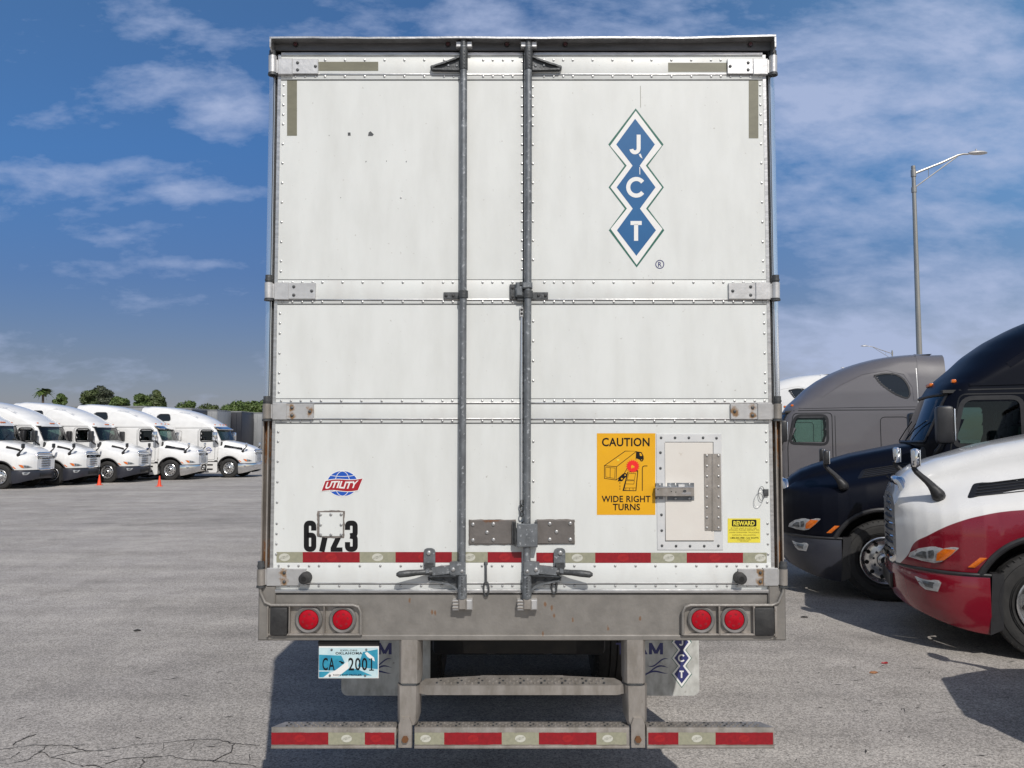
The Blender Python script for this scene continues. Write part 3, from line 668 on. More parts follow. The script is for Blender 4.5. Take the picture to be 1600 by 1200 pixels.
# caution sign
def caution(q):
    d = .0208; q.prect(932.6, 677, 1024, 804.5, d, 'yellow'); d2 = d + .0006; K = 'ink'
    q.ptext('CAUTION', 940.5, 684, 1015, 697.5, d2, K, .022, 1.05)
    q.ptext('WIDE RIGHT', 940, 774.5, 1016.5, 784.8, d2, K, .020, 1.05); q.ptext('TURNS', 957.5, 787, 1000, 797.5, d2, K, .020, 1.05)
    z = lambda x, y: (920 + x / 5, 660 + y / 5)
    pl = lambda pts, w=.8, cl=False: q.pline([z(*p) for p in pts], w, d2, K, cl)
    pl([(122, 338), (217, 346), (213, 450), (122, 437)], .9, True); pl([(132, 350), (206, 357), (202, 438), (132, 426)], .6, True); pl([(168, 352), (166, 436)], .7)
    pl([(122, 338), (285, 224), (372, 226), (217, 346)], .9); pl([(372, 226), (368, 290)], .8); pl([(213, 450), (272, 405), (300, 360)], .9)
    q.ppoly([z(*p) for p in ((372, 226), (412, 232), (428, 262), (430, 290), (398, 292), (370, 280))], d2, K)
    q.ppoly([z(*p) for p in ((396, 240), (408, 240), (418, 262), (400, 262))], d2 + .0003, 'yellow')
    for (cx, cy, r) in ((413, 293, 12), (252, 440, 20), (282, 412, 17)): q.pell(*z(cx, cy), r / 5, r / 5, d2 + .0004, K, 16)
    for (cx, cy, r) in ((413, 293, 4), (258, 440, 7), (284, 412, 6)): q.pell(*z(cx, cy), r / 5, r / 5, d2 + .0007, 'yellow', 12)
    q.ppoly([z(*p) for p in ((225, 462), (240, 425), (268, 400), (290, 396), (296, 420), (262, 455))], d2 + .0002, K)
    pl([(305, 388), (383, 378), (380, 395)], .7); pl([(305, 388), (270, 532), (368, 534), (383, 378)], 1.3); pl([(312, 398), (366, 398), (356, 450), (300, 448)], .6, True); pl([(292, 455), (356, 456), (352, 482), (286, 480)], .6, True)
    pl([(272, 512), (366, 512)], .6); pl([(290, 512), (288, 530)], .6); pl([(318, 512), (318, 530)], .6); pl([(345, 512), (347, 530)], .6)
    pl([(418, 534), (418, 360), (422, 346), (434, 340), (458, 340)], 1.2); pl([(243, 465), (243, 480)], .8); pl([(243, 492), (243, 506)], .8); pl([(243, 514), (243, 526)], .8)
    st = []
    for k in range(36):
        r = 56 if k % 2 == 0 else 42; t = 2 * pi * k / 36; st.append(z(344 + r * .98 * cos(t), 342 + r * .95 * sin(t)))
    q.add([TP(*z(344, 342), d2 + .001)] + [TP(*p, d2 + .001) for p in st], [(0, k + 1, (k + 1) % 36 + 1) for k in range(36)], 'starred')
    q.ppoly([z(*p) for p in ((330, 345), (338, 330), (346, 338), (357, 342), (355, 358), (345, 350), (334, 364))], d2 + .0014, 'yellow')
    q.pell(*z(229, 294), 2, 1.6, d2, 'yellow2', 10)
decal('caution_sign', dR, caution)
# reward sticker
def reward(q):
    d = .0208; q.prect(1137, 810, 1188, 848, d, 'yellow2'); z = lambda x, y: (920 + x / 5, 660 + y / 5); d2 = d + .0006
    x0, y0 = z(1118, 760); x1, y1 = z(1310, 813)
    rr = 1.6; pts = []
    for (cx, cy, a) in ((x1 - rr, y0 + rr, -90), (x1 - rr, y1 - rr, 0), (x0 + rr, y1 - rr, 90), (x0 + rr, y0 + rr, 180)):
        pts += [(cx + rr * cos(radians(a + 30 * k)), cy + rr * sin(radians(a + 30 * k))) for k in range(4)]
    q.ppoly(pts, d2, 'ink'); q.ptext('REWARD', *z(1130, 770), *z(1296, 806), d2 + .0005, 'yellow2', .035)
    for t, a, b, y in (('IF THIS UNIT IS LOST OR', 1112, 1312, 821), ('STOLEN, PLEASE REPORT TO', 1096, 1330, 836), ('JOHN CHRISTNER TRUCKING', 1098, 1330, 855), ('SAPULPA, OKLAHOMA', 1122, 1305, 875)):
        q.ptext(t, *z(a, y), *z(b, y + 12), d2, 'darkyellow', .0)
    q.ptext('1-800-324-1900 - U.S. WATTS', *z(1104, 896), *z(1326, 909), d2, 'ink', .02); q.ptext('A SERVICE CALL OF SAFETY', *z(1160, 914), *z(1270, 921), d2, 'darkyellow'); q.ptext('FOR YOUR HELP', *z(1182, 924), *z(1250, 931), d2, 'darkyellow')
decal('reward_sticker', dR, reward)
# inspection hatch
M['hatchframe'] = mat('hatch_frame_white', (.62, .63, .63), (.54, .55, .56), rough=.4, ns=8, metal=.15, bump=.05)
q = MB(); q.pbox(1027, 678, 1127.5, 859.5, .019, .0235, 'hatchframe', .0015)
z5 = lambda x, y: (920 + x / 5, 660 + y / 5)
for x, y in ((565, 120), (674, 120), (782, 120), (893, 120), (998, 123), (560, 236), (560, 358), (568, 722), (570, 845), (572, 963), (682, 966), (791, 966), (902, 966), (1012, 964)):
    q.rivet(*z5(x, y), .0235, .007, 'galvdark')
q.prect(1039.2, 690.4, 1114.8, 846, .0239, 'galvdark')
hf = q.build('inspection_hatch', dR)
M['cream'] = mat('hatch_door_cream', (.60, .57, .53), (.63, .61, .57), rough=.45, ns=4, bump=.05, fine=(30, (.5, .46, .4), .68))
q = MB()
q.pbox(1040.2, 691.5, 1113.8, 844.8, .0241, .0275, 'cream', .0015)
q.pbox(1101.5, 709, 1126, 829, .0276, .0310, 'guard', .001); q.ptube([(1113.3, 709, .031), (1113.3, 829, .031)], .0035, 'guard', 8)
for k in range(8):
    y = 712 + 16.1 * k
    for x in (1104.6, 1122.8): q.rivet(x, y, .031, .0065)
q.build('hatch_door', dR)
q = MB()
q.pbox(1043, 754.5, 1084.5, 782, .0276, .0305, 'galv', .002); q.pbox(1024.5, 755, 1036, 780, .0240, .030, 'galv', .002)
q.pbox(1024, 761.5, 1084.5, 775.5, .050, .058, 'guard', .002); q.pbox(1024, 760.5, 1084.5, 762.5, .03, .060, 'chrome', .001)
q.pbox(1060, 757, 1070, 761, .030, .044, 'hinge', .002)
for x, y in ((1055.5, 757), (1077, 757), (1055.5, 779), (1077, 779), (1031, 757.5), (1028, 778)): q.rivet(x, y, .031, .006)
for x, y in ((1028, 765), (1049, 768), (1056, 769)): q.pell(x, y, 1, 1, .0583, 'black', 10)
q.ppoly([(1064, 772), (1067, 769), (1079, 768.5), (1080, 773)], .0584, 'chrome'); q.pell(1070, 767.5, 2.6, 2.2, .062, 'galvdark', 12, .058)
q.build('hatch_latch', dR)
# wire loop and its bracket at the right edge
q = MB(); q.pbox(1193.5, 764.5, 1201, 775, .0205, .032, 'galvdark', .002)
q.ptube([(1190 + 4.6 * cos(t) , 771 + 11 * sin(t), .030) for t in [2 * pi * k / 22 for k in range(22)]], .0014, 'galvdark', 6, True)
q.ptube([(1185.5 + 6.8 * cos(t) + 4.5 * -sin(t) * .6, 780.5 + 12 * sin(t), .028) for t in [2 * pi * k / 24 for k in range(24)]], .0012, 'hinge', 6, True)
q.build('seal_wire', dR)

# ------------------------------------------------------------------ lock rods, latches, handles
def rod(par, pt, pb):
    q = MB()
    q.ptube([(pt, 66, .055), (pt - .3, 300, .055), (pb, 945, .055)], .0178, 'galv', 18)
    x = pt
    q.pbox(x - 12, 64.5, x - 4, 73, .028, .062, 'hinge', .003); q.pbox(x + 5, 64.5, x + 13, 73, .028, .062, 'hinge', .003)
    q.ptube([(x, 62, .057), (x, 72, .057)], .0165, 'galvdark', 14)
    x = pb
    q.build('lock_rod', par); return
rod(dL, 724.5, 721.8); rod(dR, 825.8, 823)
def tri_bracket(par, xr, s, y):
    """cast guide at the rod's top: a web that tapers away from the rod"""
    q = MB(); f = lambda dx: xr + s * dx
    q.ptube([(xr, y - 23, .055), (xr, y + 11, .055)], .0208, 'galvdark', 16)
    for k in range(6): q.ptube([(xr + 1, y - 20 + k * 5, .076), (xr + 1, y - 18 + k * 5, .076)], .003, 'galv', 6)
    up_ = [(-1, -15), (12, -9), (28, -3), (44, 2), (51, 5)]
    for (a_, b_) in zip(up_, up_[1:]):
        q.ppoly([(f(a_[0]), y + a_[1]), (f(b_[0]), y + b_[1]), (f(b_[0]), y + 10), (f(a_[0]), y + 10.5)], .036, 'galvdark', .0225)
        q.ppoly([(f(a_[0]), y + a_[1]), (f(b_[0]), y + b_[1]), (f(b_[0]), y + b_[1] + 2.4), (f(a_[0]), y + a_[1] + 3)], .050, 'galvdark', .036)
    q.ppoly([(f(-1), y + 9), (f(49), y + 8), (f(49), y + 10.5), (f(-1), y + 11.5)], .048, 'galvdark', .0225); q.pell(f(49), y + 7, 3.4, 3.4, .044, 'galvdark', 14, .0225)
    for dx, yy in ((24, 4.5), (11, 5), (49, 7)): q.rivet(f(dx), y + yy, .036 if dx < 40 else .044, .007, 'galv')
    q.build('rod_guide', par)
tri_bracket(dL, 724.5, -1, 98); tri_bracket(dR, 825.8, 1, 98)
def mid_bracket(par, xr, s):
    q = MB(); f = lambda dx: xr + s * dx
    a, b = sorted((f(2), f(31))); q.pbox(a, 456.5, b, 467.5, .022, .032, 'galvdark', .002)
    q.ptube([(xr, 454.5, .055), (xr, 465.5, .055)], .0235, 'galvdark', 16)
    for dx in (16, 27): q.rivet(f(dx), 462, .032, .008, 'black')
    return q
mid_bracket(dL, 724, -1).build('rod_bracket', dL)
q = mid_bracket(dR, 825.3, 1)
q.pbox(796.5, 444, 808, 468, .0226, .036, 'galvdark', .003); q.pbox(805.5, 440.5, 818, 463, .034, .062, 'galv', .008); q.pbox(812, 440, 817, 446, .06, .068, 'galvdark', .003)
q.pbox(816, 441, 832, 450.5, .045, .078, 'galv', .006); q.pbox(808, 461, 822, 470, .0226, .045, 'galvdark', .003)
for y in (450, 464): q.rivet(801, y, .036, .007, 'black')
q.build('rod_bracket', dR)
# hold-back chain rod beside the centre rod
q = MB()
q.pbox(812.3, 480, 818, 495, .024, .038, 'hinge', .003)
for y in (484, 490): q.pell(815.2, y, 2, 2.2, .0386, 'black', 12)
q.ptube([(815.4, 494, .030), (815.4, 500, .036), (815, 600, .048), (815.2, 786, .046)], .0042, 'polished', 8)
for k in range(3):
    yy = 786 + 8 * k; pts = [(815.4 + 2.4 * cos(t), yy + 5 * sin(t) , .046 + (.004 if k % 2 else -.004) * cos(t)) for t in [2 * pi * j / 14 for j in range(14)]]
    q.ptube(pts, .0032, 'galvdark', 6, True)
q.build('door_chain', dL)
# heavy anti-theft hasp across the seam
rx = lambda px, py: (TP(px, py, .04)[0], TP(px, py, .04)[2])
hm = rustmat('hasp_steel', (.19, .175, .165), [(*rx(806, 825), 1, .35), (*rx(803, 848), 1, .5), (*rx(770, 812), .3, 1)], .016, metal=.5, rust=(.13, .06, .03))
random.seed(9)
def ragged(x0, y0, x1, y1, n=12):
    pts = []
    for (a, b) in (((x0, y0), (x1, y0)), ((x1, y0), (x1, y1)), ((x1, y1), (x0, y1)), ((x0, y1), (x0, y0))):
        for j in range(n): t = j / n; pts.append((a[0] + (b[0] - a[0]) * t + random.uniform(-.45, .45), a[1] + (b[1] - a[1]) * t + random.uniform(-.55, .55)))
    return pts
q = MB()
q.ppoly(ragged(732.5, 812, 806, 851), .0250, 'wrinkle', .0205); q.pbox(733.5, 813, 805.5, 850, .0235, .030, hm, .002)
for x, y in ((739, 819.5), (771, 819), (761, 832), (739, 844), (771, 843.5)): q.rivet(x, y, .030, .0105)
for k in range(3): q.pbox(800.5 + k * 2.2, 815 + k * .5, 802.2 + k * 2.2, 852 + k, .028, .052 + .012 * k, 'galvdark', .001)
q.build('security_hasp', dL)
q = MB()
q.ppoly(ragged(839, 811.5, 898, 850), .0250, 'wrinkle', .0205); q.pbox(838, 813, 897.2, 849.5, .0235, .030, hm, .002)
q.pbox(807.5, 818.5, 840, 855, .076, .082, 'galv', .003); q.pbox(836.5, 814.5, 840, 854, .030, .080, 'galvdark', .002); q.pbox(807.5, 818.5, 810, 855, .045, .080, 'galvdark', .001)
for x, y in ((859, 818.5), (891, 818), (869.5, 831), (859, 843), (891, 843)): q.rivet(x, y, .030, .0105)
q.build('security_hasp', dR)

def handle(par, xr, s):
    z3 = lambda x, y: (xr + s * (722 - (600 + x / 5)) * 1.0, 780 + y / 5)      # measured on the left one, 5x crop
    q = MB(); P = lambda pts: [z3(*p) for p in pts]
    # rod collar and clevis block
    q.ppoly(P([(512, 498), (590, 490), (632, 492), (632, 592), (520, 590), (512, 575)]), .078, 'galv', .035)
    q.rivet(*z3(540, 550), .078, .0115); q.rivet(*z3(608, 563), .078, .009)
    # lever arm
    q.ppoly(P([(372, 540), (430, 528), (515, 520), (515, 582), (430, 590), (378, 596)]), .070, 'galv', .045)
    arm = [(*z3(380, 568), .060), (*z3(320, 570), .062), (*z3(260, 574), .075), (*z3(190, 580), .088), (*z3(120, 588), .095), (*z3(96, 588), .096)]
    q.ptube(arm, [.014, .014, .014, .017, .016, .007], 'galvdark', 12)
    # retaining catch on its own plate
    q.ppoly(P([(310, 410), (316, 394), (335, 384), (372, 384), (392, 394), (400, 412), (400, 524), (310, 524)]), .036, 'galv', .0225)
    q.ppoly(P([(318, 500), (385, 500), (380, 545), (352, 552), (318, 545)]), .055, 'galvdark', .036); q.rivet(*z3(350, 420), .036, .013)
    q.ppoly(P([(325, 552), (352, 545), (352, 575), (325, 580)]), .082, 'galv', .05)
    q.build('door_handle', par)
    # lower cast guide
    g_ = MB()
    g_.ptube([(*z3(611, 590), .055), (*z3(611, 775), .055)], .0225, 'galv', 16)
    for k in range(7): g_.ptube([(*z3(606, 610 + k * 22), .0785), (*z3(614, 618 + k * 22), .0785)], .003, 'galvdark', 6)
    g_.ppoly(P([(340, 612), (360, 600), (590, 592), (590, 740), (570, 705), (540, 680), (500, 662), (440, 652), (360, 640)]), .030, 'galvdark', .0235)
    g_.ppoly(P([(356, 600), (590, 590), (590, 602), (356, 610)]), .055, 'galv', .030)
    g_.ppoly(P([(356, 634), (440, 648), (505, 658), (548, 676), (578, 705), (592, 738), (592, 752), (566, 712), (536, 690), (500, 672), (440, 660), (356, 645)]), .055, 'galv', .030)
    for x, y in ((356, 628), (464, 632), (540, 632)): g_.rivet(*z3(x, y), .031, .0075, 'galvdark')
    g_.build('rod_guide', par)
handle(dL, 722, -1); handle(dR, 823.4, 1)
# hanging hooks
for (x, y0, y1, par) in ((759, 879, 932, dL), (865, 903, 929, dR)):
    q = MB()
    if y1 - y0 > 40: q.ptube([(x, y0 + 2, .026), (x, y0 + 5, .030), (x + .3, y1 - 22, .034)], .006, 'galvdark', 8); q.rivet(x, y0 + 2, .0225, .011, 'galvdark')
    c = y1 - 12; q.ptube([(x + .6 + 4.0 * cos(t), c + (11 * sin(t)), .034 + .002 * cos(t)) for t in [2 * pi * k / 18 for k in range(18)]], .0048, 'galvdark', 8, True)
    q.build('hook_link', par)
# rubber bumpers on the lower hinges
for px, par in ((478.5, dL), (1154.5, dR)):
    q = MB(); c = Vector(TP(px, 902, .0225)); q.tube([c, c + Vector((0, -.012, 0)), c + Vector((0, -.05, 0)), c + Vector((0, -.052, 0))], [.030, .029, .026, .021], 'black', 24)
    q.disc(c + Vector((0, -.0525, 0)), .012, (0, 1, 0), .002, 'hole', 16); q.build('door_stop', par)

# ------------------------------------------------------------------ rear sill with the lamps
sillm = rustmat('stained_sill', (.285, .27, .25), [(TP(x, y, .02)[0], TP(x, y, .02)[2], 1, .45) for x, y in ((675, 956), (680, 958), (852, 944), (862, 950), (866, 962), (895, 968), (640, 938), (950, 982), (1000, 966), (848, 990))], .0065, metal=.5, rough=.42, rust=(.16, .09, .05))
M['sill'] = sillm
sl = MB()
sl.pbox(402.5, 928, 1227.5, 1000, -.25, .020, 'sill', .004)
sl.pbox(402.5, 992.5, 1227.5, 1001, -.05, .034, 'sill', .004)
for (a, b) in ((402.5, 430), (1202, 1227.5)): sl.pbox(a, 915 if a > 500 else 916, b, 1001, -.1, .036, 'sill', .006)
for s in (-1, 1):
    f = (lambda x: x) if s < 0 else (lambda x: 1630.5 - x)
    pts = [(f(404), 893), (f(407), 925), (f(414), 941), (f(424), 945.5), (f(552), 945.5), (f(560), 948.5), (f(563.5), 956), (f(563.5), 992)]
    sl.tube([TP(x, y, .044) for x, y in pts], .0078, 'sill', 10)
    a, b = sorted((f(419), f(562))); sl.pbox(a, 948, b, 993, .019, .0235, 'guard', .001)
    for x in (451.5, 506): a, b = sorted((f(x - 1.2), f(x + 1.2))); sl.pbox(a, 948, b, 993, .02, .052, 'guard', .002)
    a, b = sorted((f(416), f(419.5))); sl.pbox(a, 948, b, 996, .02, .052, 'guard', .002)
    a, b = sorted((f(418), f(563))); sl.pbox(a, 990.5, b, 993.5, .02, .050, 'guard', .002)
so = sl.build('rear_sill', tr)
for px in (482.5, 535.5, 1095.5, 1147):
    q = MB(); c = Vector(TP(px, 968, .03))
    q.lathe([(.066, .0), (.067, -.014), (.060, -.020), (.050, -.016), (.049, -.008)], 'lampring', tuple(c + Vector((0, .008, 0))), n=36)
    q.lathe([(.0495, -.006), (.046, -.015), (.030, -.020), (.0005, -.022)], 'lens', tuple(c + Vector((0, .008, 0))), n=36)
    for k in range(7):
        t = 2 * pi * k / 6 + .3; r = .026 if k < 6 else 0
        q.disc((c.x + r * cos(t), c.y + .008 - .0190, c.z + r * sin(t)), .007, (0, 1, 0), .003, 'tapered', 12)
    q.build('tail_light', so)
for a, b in ((421, 449.5), (1179, 1210)):
    q = MB(); p0 = TP(a, 994, .055); p1 = TP(b, 949, .055); q.box(p0[0], p1[0], -.058, -.0236, p0[2], p1[2], 'black', .010); q.build('dock_pad', so)
for xr in (722, 823.5):
    q = MB()
    q.pbox(xr - 15, 938, xr - 5, 954, .02, .062, 'hinge', .003); q.pbox(xr + 6, 937.5, xr + 16, 953.5, .02, .060, 'hinge', .005)
    for k in range(3): q.pbox(xr - 15.5, 939 + k * 5, xr - 6, 941.5 + k * 5, .06, .068, 'guard', .002)
    q.pbox(xr - 6, 936, xr + 6.5, 953.5, .04, .074, 'guard', .006); q.build('rod_keeper', so)

# ------------------------------------------------------------------ underride guard, step, plate, flaps
gd = MB()
gdD = .035
def cpost(x0, x1, s):
    # shaped upright: tube upper, flared lower
    zt = TP(0, 1000, gdD)[2]; zm = TP(0, 1072, gdD)[2]; z3_ = TP(0, 1133, gdD)[2]; zb = TP(0, 1168, gdD)[2]
    X = lambda p, y: TP(p, y, gdD)[0]
    a0, a1 = X(x0 + 1, 1030), X(x1 - 1, 1030); b0, b1 = X(x0 - 2 if s < 0 else x0 + 3, 1120), X(x1 - 3 if s < 0 else x1 + 2, 1120)
    def ring(l, r, z, c=.018, yf=-gdD, yb=.10): return [(l, yb, z), (l, yf + c, z), (l + c * .7, yf, z), (r - c * .7, yf, z), (r, yf + c, z), (r, yb, z)]
    gd.loft([ring(a0, a1, zt), ring(a0, a1, zm + .012)], 'guard'); gd.loft([ring(a0 + .004, a1 - .004, zm + .014), ring(a0 + .004, a1 - .004, zm)], 'galvdark')
    gd.loft([ring(b0, b1, zm + .002), ring(b0 + .002, b1 - .002, z3_ + .02), ring(b0 + .01, b1 - .01, z3_)], 'guard')
cpost(622, 657, -1); cpost(975, 1010, 1)
# the horizontal beam in three lengths, perforated top flange
def beam(x0, x1, cutl=0, cutr=0):
    z0 = TP(0, 1168.5, gdD)[2]; z1 = TP(0, 1137.5, gdD)[2]; X0 = TP(x0, 1150, gdD)[0]; X1 = TP(x1, 1150, gdD)[0]
    gd.box(X0, X1, -gdD, -gdD + .006, z0, z1, 'guard', .0015)
    gd.box(X0, X1, -gdD - .006, -gdD + .001, z0 - .002, z0 + .010, 'guard', .002)
    gd.add([(X0, -gdD, z1), (X1, -gdD, z1), (X1 - cutr, .035, z1 + .002), (X0 + cutl, .035, z1 + .002), (X0, -gdD, z1 + .004), (X1, -gdD, z1 + .004), (X1 - cutr, .035, z1 + .006), (X0 + cutl, .035, z1 + .006)],
           [(0, 1, 2, 3), (4, 5, 6, 7), (0, 1, 5, 4), (1, 2, 6, 5), (2, 3, 7, 6), (3, 0, 4, 7)], 'guard')
    gd.box(X0 + cutl, X1 - cutr, .029, .035, z0 + .02, z1, 'guard')
    n = int((X1 - X0 - cutl - cutr) / .03)
    for i in range(n):
        for j in range(3):
            x = X0 + cutl + .02 + i * .03 + (.015 if j % 2 else 0); y = -.020 + j * .020
            if x > X1 - cutr - .01: continue
            gd.disc((x, y, z1 + .0065), .0055, (0, 0, 1), .004, 'guard' if (i * 7 + j * 3) % 3 else 'galvdark', 6)
beam(424, 619, .05, 0); beam(647.5, 983.5); beam(1010.5, 1209.5, 0, .05)
for px in (633, 997):
    q0 = TP(px - 10.5, 1168, .05); q1 = TP(px + 10.5, 1122, .05)
    gd.prism([(q0[0], q0[2]), (q1[0], q0[2]), (q1[0], q1[2] - .03), (q1[0] - .012, q1[2]), (q0[0] + .012, q1[2]), (q0[0], q1[2] - .03)], -.052, -.02, 'guard')
    c = TP(px, 1155, .056); gd.tube([(c[0], -.052, c[2]), (c[0], -.066, c[2])], .0165, rustmat('rusty_bolt', (.12, .09, .07), [(c[0], c[2], 1, 1)], .03), 6)
go = gd.build('underride_guard', tr)
def gt(q, lo_, hi_):
    d = gdD + .0012
    for (a, b, c) in ((424, 513, 1), (513, 570, 0), (570, 616.5, 1), (648, 694, 0), (694, 784, 1), (784, 842, 0), (842, 932, 1), (932, 979, 0), (1013, 1060, 1), (1060, 1118, 0), (1118, 1208, 1)):
        if not lo_ <= a < hi_: continue
        pts = []
        random.seed(a)
        yt = [1145 + random.uniform(-.5, .5) if not c else 1145 + random.uniform(-.25, .25) for _ in range(14)]
        for j in range(14): pts.append((a + (b - a) * j / 13, yt[j] - .4))
        for j in range(14): pts.append((b - (b - a) * j / 13, 1163.6 + random.uniform(-.5, .3)))
        q.ppoly(pts, d, 'tapered' if c else 'tapewhite')
        if b - a > 40: emblem(q, (a + b) / 2 - (6 if b - a < 50 else 0), 1154, 7.2, d + .0005, not c)
for lo_, hi_ in ((0, 630), (630, 1000), (1000, 1300)): decal('reflective_tape', go, lambda q: gt(q, lo_, hi_))
st = MB()
z0 = TP(0, 1086, .02)[2]; z1 = TP(0, 1071, .02)[2]; X0 = TP(653, 1078, .02)[0]; X1 = TP(979, 1078, .02)[0]
st.add([(X0, .01, z0), (X0 + .045, -.02, z0), (X1 - .045, -.02, z0), (X1, .01, z0), (X0, .01, z1), (X0 + .045, -.02, z1), (X1 - .045, -.02, z1), (X1, .01, z1)], [(0, 1, 5, 4), (1, 2, 6, 5), (2, 3, 7, 6), (0, 1, 2, 3)], 'guard')
zz1 = z1 + .0
st.add([(X0, .01, z1), (X0 + .045, -.02, z1), (X1 - .045, -.02, z1), (X1, .01, z1), (X1 - .05, .06, z1 + .012), (X1 - .32, .095, z1 + .014), (X0 + .32, .095, z1 + .014), (X0 + .03, .05, z1 + .012)], [(0, 1, 2, 3, 4, 5, 6, 7)], 'guard')
st.box(X0 + .3, X1 - .3, .09, .10, z0, z1 + .014, 'guard')
for i in range(26):
    for j in range(3):
        x = X0 + .09 + i * .034 + (.017 if j == 1 else 0); y = .004 + j * .026
        if x < X1 - .09: st.disc((x, y, z1 + .004 + (y + .02) * .07), .006, (0, 0, 1), .007, 'guard' if (i * 5 + j * 3) % 3 else 'galvdark', 6)
st.build('step', go)
# licence plate
q = MB()
q.pbox(497, 1002, 592, 1012, -.02, .005, 'under', .002); q.pbox(497.5, 1010, 592, 1060, .004, .0075, 'signwhite', .001)
d = .0079; zp = lambda x, y: (400 + x / 3.529, 860 + y / 3.529)
q.prect(*zp(347, 536), *zp(672, 702), d, 'platepale')
q.ppoly([zp(*p) for p in ((347, 575), (470, 580), (490, 620), (440, 662), (347, 662))], d + .0003, 'plateblue'); q.ppoly([zp(*p) for p in ((590, 560), (672, 545), (672, 655), (620, 650), (560, 640))], d + .0003, 'plateblue')
q.ppoly([zp(*p) for p in ((347, 668), (410, 668), (372, 700), (347, 700))], d + .0003, 'plateblue'); q.ppoly([zp(*p) for p in ((470, 645), (560, 655), (640, 690), (430, 690))], d + .0003, 'plateblue')
q.ppoly([zp(*p) for p in ((600, 566), (612, 560), (650, 590), (655, 612), (615, 588))], d + .0004, 'signwhite')
q.ppoly([zp(*p) for p in ((372, 698), (440, 660), (505, 612), (512, 650), (450, 698))], d + .0005, 'signwhite')
q.ptext('EXPLORE', *zp(466, 547), *zp(558, 556), d + .0009, 'ink', .01, 1.1); q.ptext('OKLAHOMA', *zp(438, 560), *zp(586, 574), d + .0009, 'ink', .025, 1.15)
[q.ptext(ch, *zp(a_, 592), *zp(b_, 662), d + .0012, 'ink', o_) for ch, a_, b_, o_ in (('C', 366, 396, .014), ('A', 400, 434, .012), ('2', 509, 540, .014), ('0', 546, 577, .014), ('0', 583, 614, .014), )]; q.pline([zp(624, 603), zp(637, 595), zp(637, 660)], 2.0, d + .0012, 'ink'); q.pline([zp(624, 660), zp(650, 660)], 1.6, d + .0013, 'ink')
q.ppoly([zp(*p) for p in ((457, 610), (472, 610), (472, 614), (484, 614), (484, 626), (468, 624), (466, 616), (457, 616))], d + .0009, 'ink')
q.ptext('NON EXP TRAILER', *zp(426, 682), *zp(583, 692), d + .0009, 'ink', .02, 1.1)
for x, y in ((417, 548), (608, 547), (407, 690), (602, 690)): q.rivet(*zp(x, y), d + .0006, .006, 'galv')
q.build('licence_plate', tr)
# mud flaps: their own plane, 1.65 m further in
FD = -1.62
for s in (-1, 1):
    q = MB(); a, b = ((533, 672) if s < 0 else (975, 1093))
    p0 = TP(a, 1087, FD); p1 = TP(b, 1087, FD); zt = p0[2] + .78; r = .045; X0_, X1_ = p0[0], p1[0]
    pts = [(X0_, zt), (X1_, zt)] + [(X1_ - r + r * cos(t), p0[2] + r - r * sin(t)) for t in [pi / 2 * k / 5 for k in range(6)]] + [(X0_ + r - r * sin(t), p0[2] + r - r * cos(t)) for t in [pi / 2 * k / 5 for k in range(6)]]
    q.prism(pts, -FD, -FD + .010, 'flap')
    dd = FD + .0012
    def letter_m(xa, xb):
        for (a_, b_) in (((xa + 2.4, 1022.5), (xa + 2.4, 1004.5)), ((xb - 2.4, 1022.5), (xb - 2.4, 1004.5))): q.pline([a_, b_], 4.8, dd, 'navyink')
        xm = (xa + xb) / 2; q.pline([(xa + 2.6, 1005.5), (xm, 1021)], 4.6, dd + .0002, 'navyink'); q.pline([(xb - 2.6, 1005.5), (xm, 1021)], 4.6, dd + .0004, 'navyink')
    if s > 0:
        q.ptext('TE', 962, 1004.5, 990, 1022.5, dd, 'navyink', .012); q.ptext('A', 992, 1004.5, 1012, 1022.5, dd, 'navyink', .012); letter_m(1014, 1036)
        zf = lambda x, y: ((x - 994) * .372 + 1065, 1074.8 + (y - 417.8) * .372)
        jct(q, zf, TP, dd, 'navyink')
        ox, sc = 0, 1
    else:
        q.ptext('TEA', 541, 1004.5, 588, 1022.5, dd, 'navyink', .012); letter_m(590, 612); ox = -432
    for k, (y0_, ln) in enumerate(((1040, 34), (1050, 40), (1057, 46))):
        pts = [(1045 + ox - ln + ln * t, y0_ - 9 * t + 3.5 * sin(t * 6.0 + k)) for t in [j / 14 for j in range(15)]]
        n = len(pts); up_ = [(p[0], p[1] - 1.6 * sin(pi * j / (n - 1))) for j, p in enumerate(pts)]; dn = [(p[0], p[1] + 1.2 * sin(pi * j / (n - 1))) for j, p in enumerate(pts)]
        q.add([TP(*p, dd) for p in up_] + [TP(*p, dd) for p in dn], [(j, j + 1, n + j + 1, n + j) for j in range(n - 1)], 'navyink')
    q.build('mud_flap', tr, recalc=False)
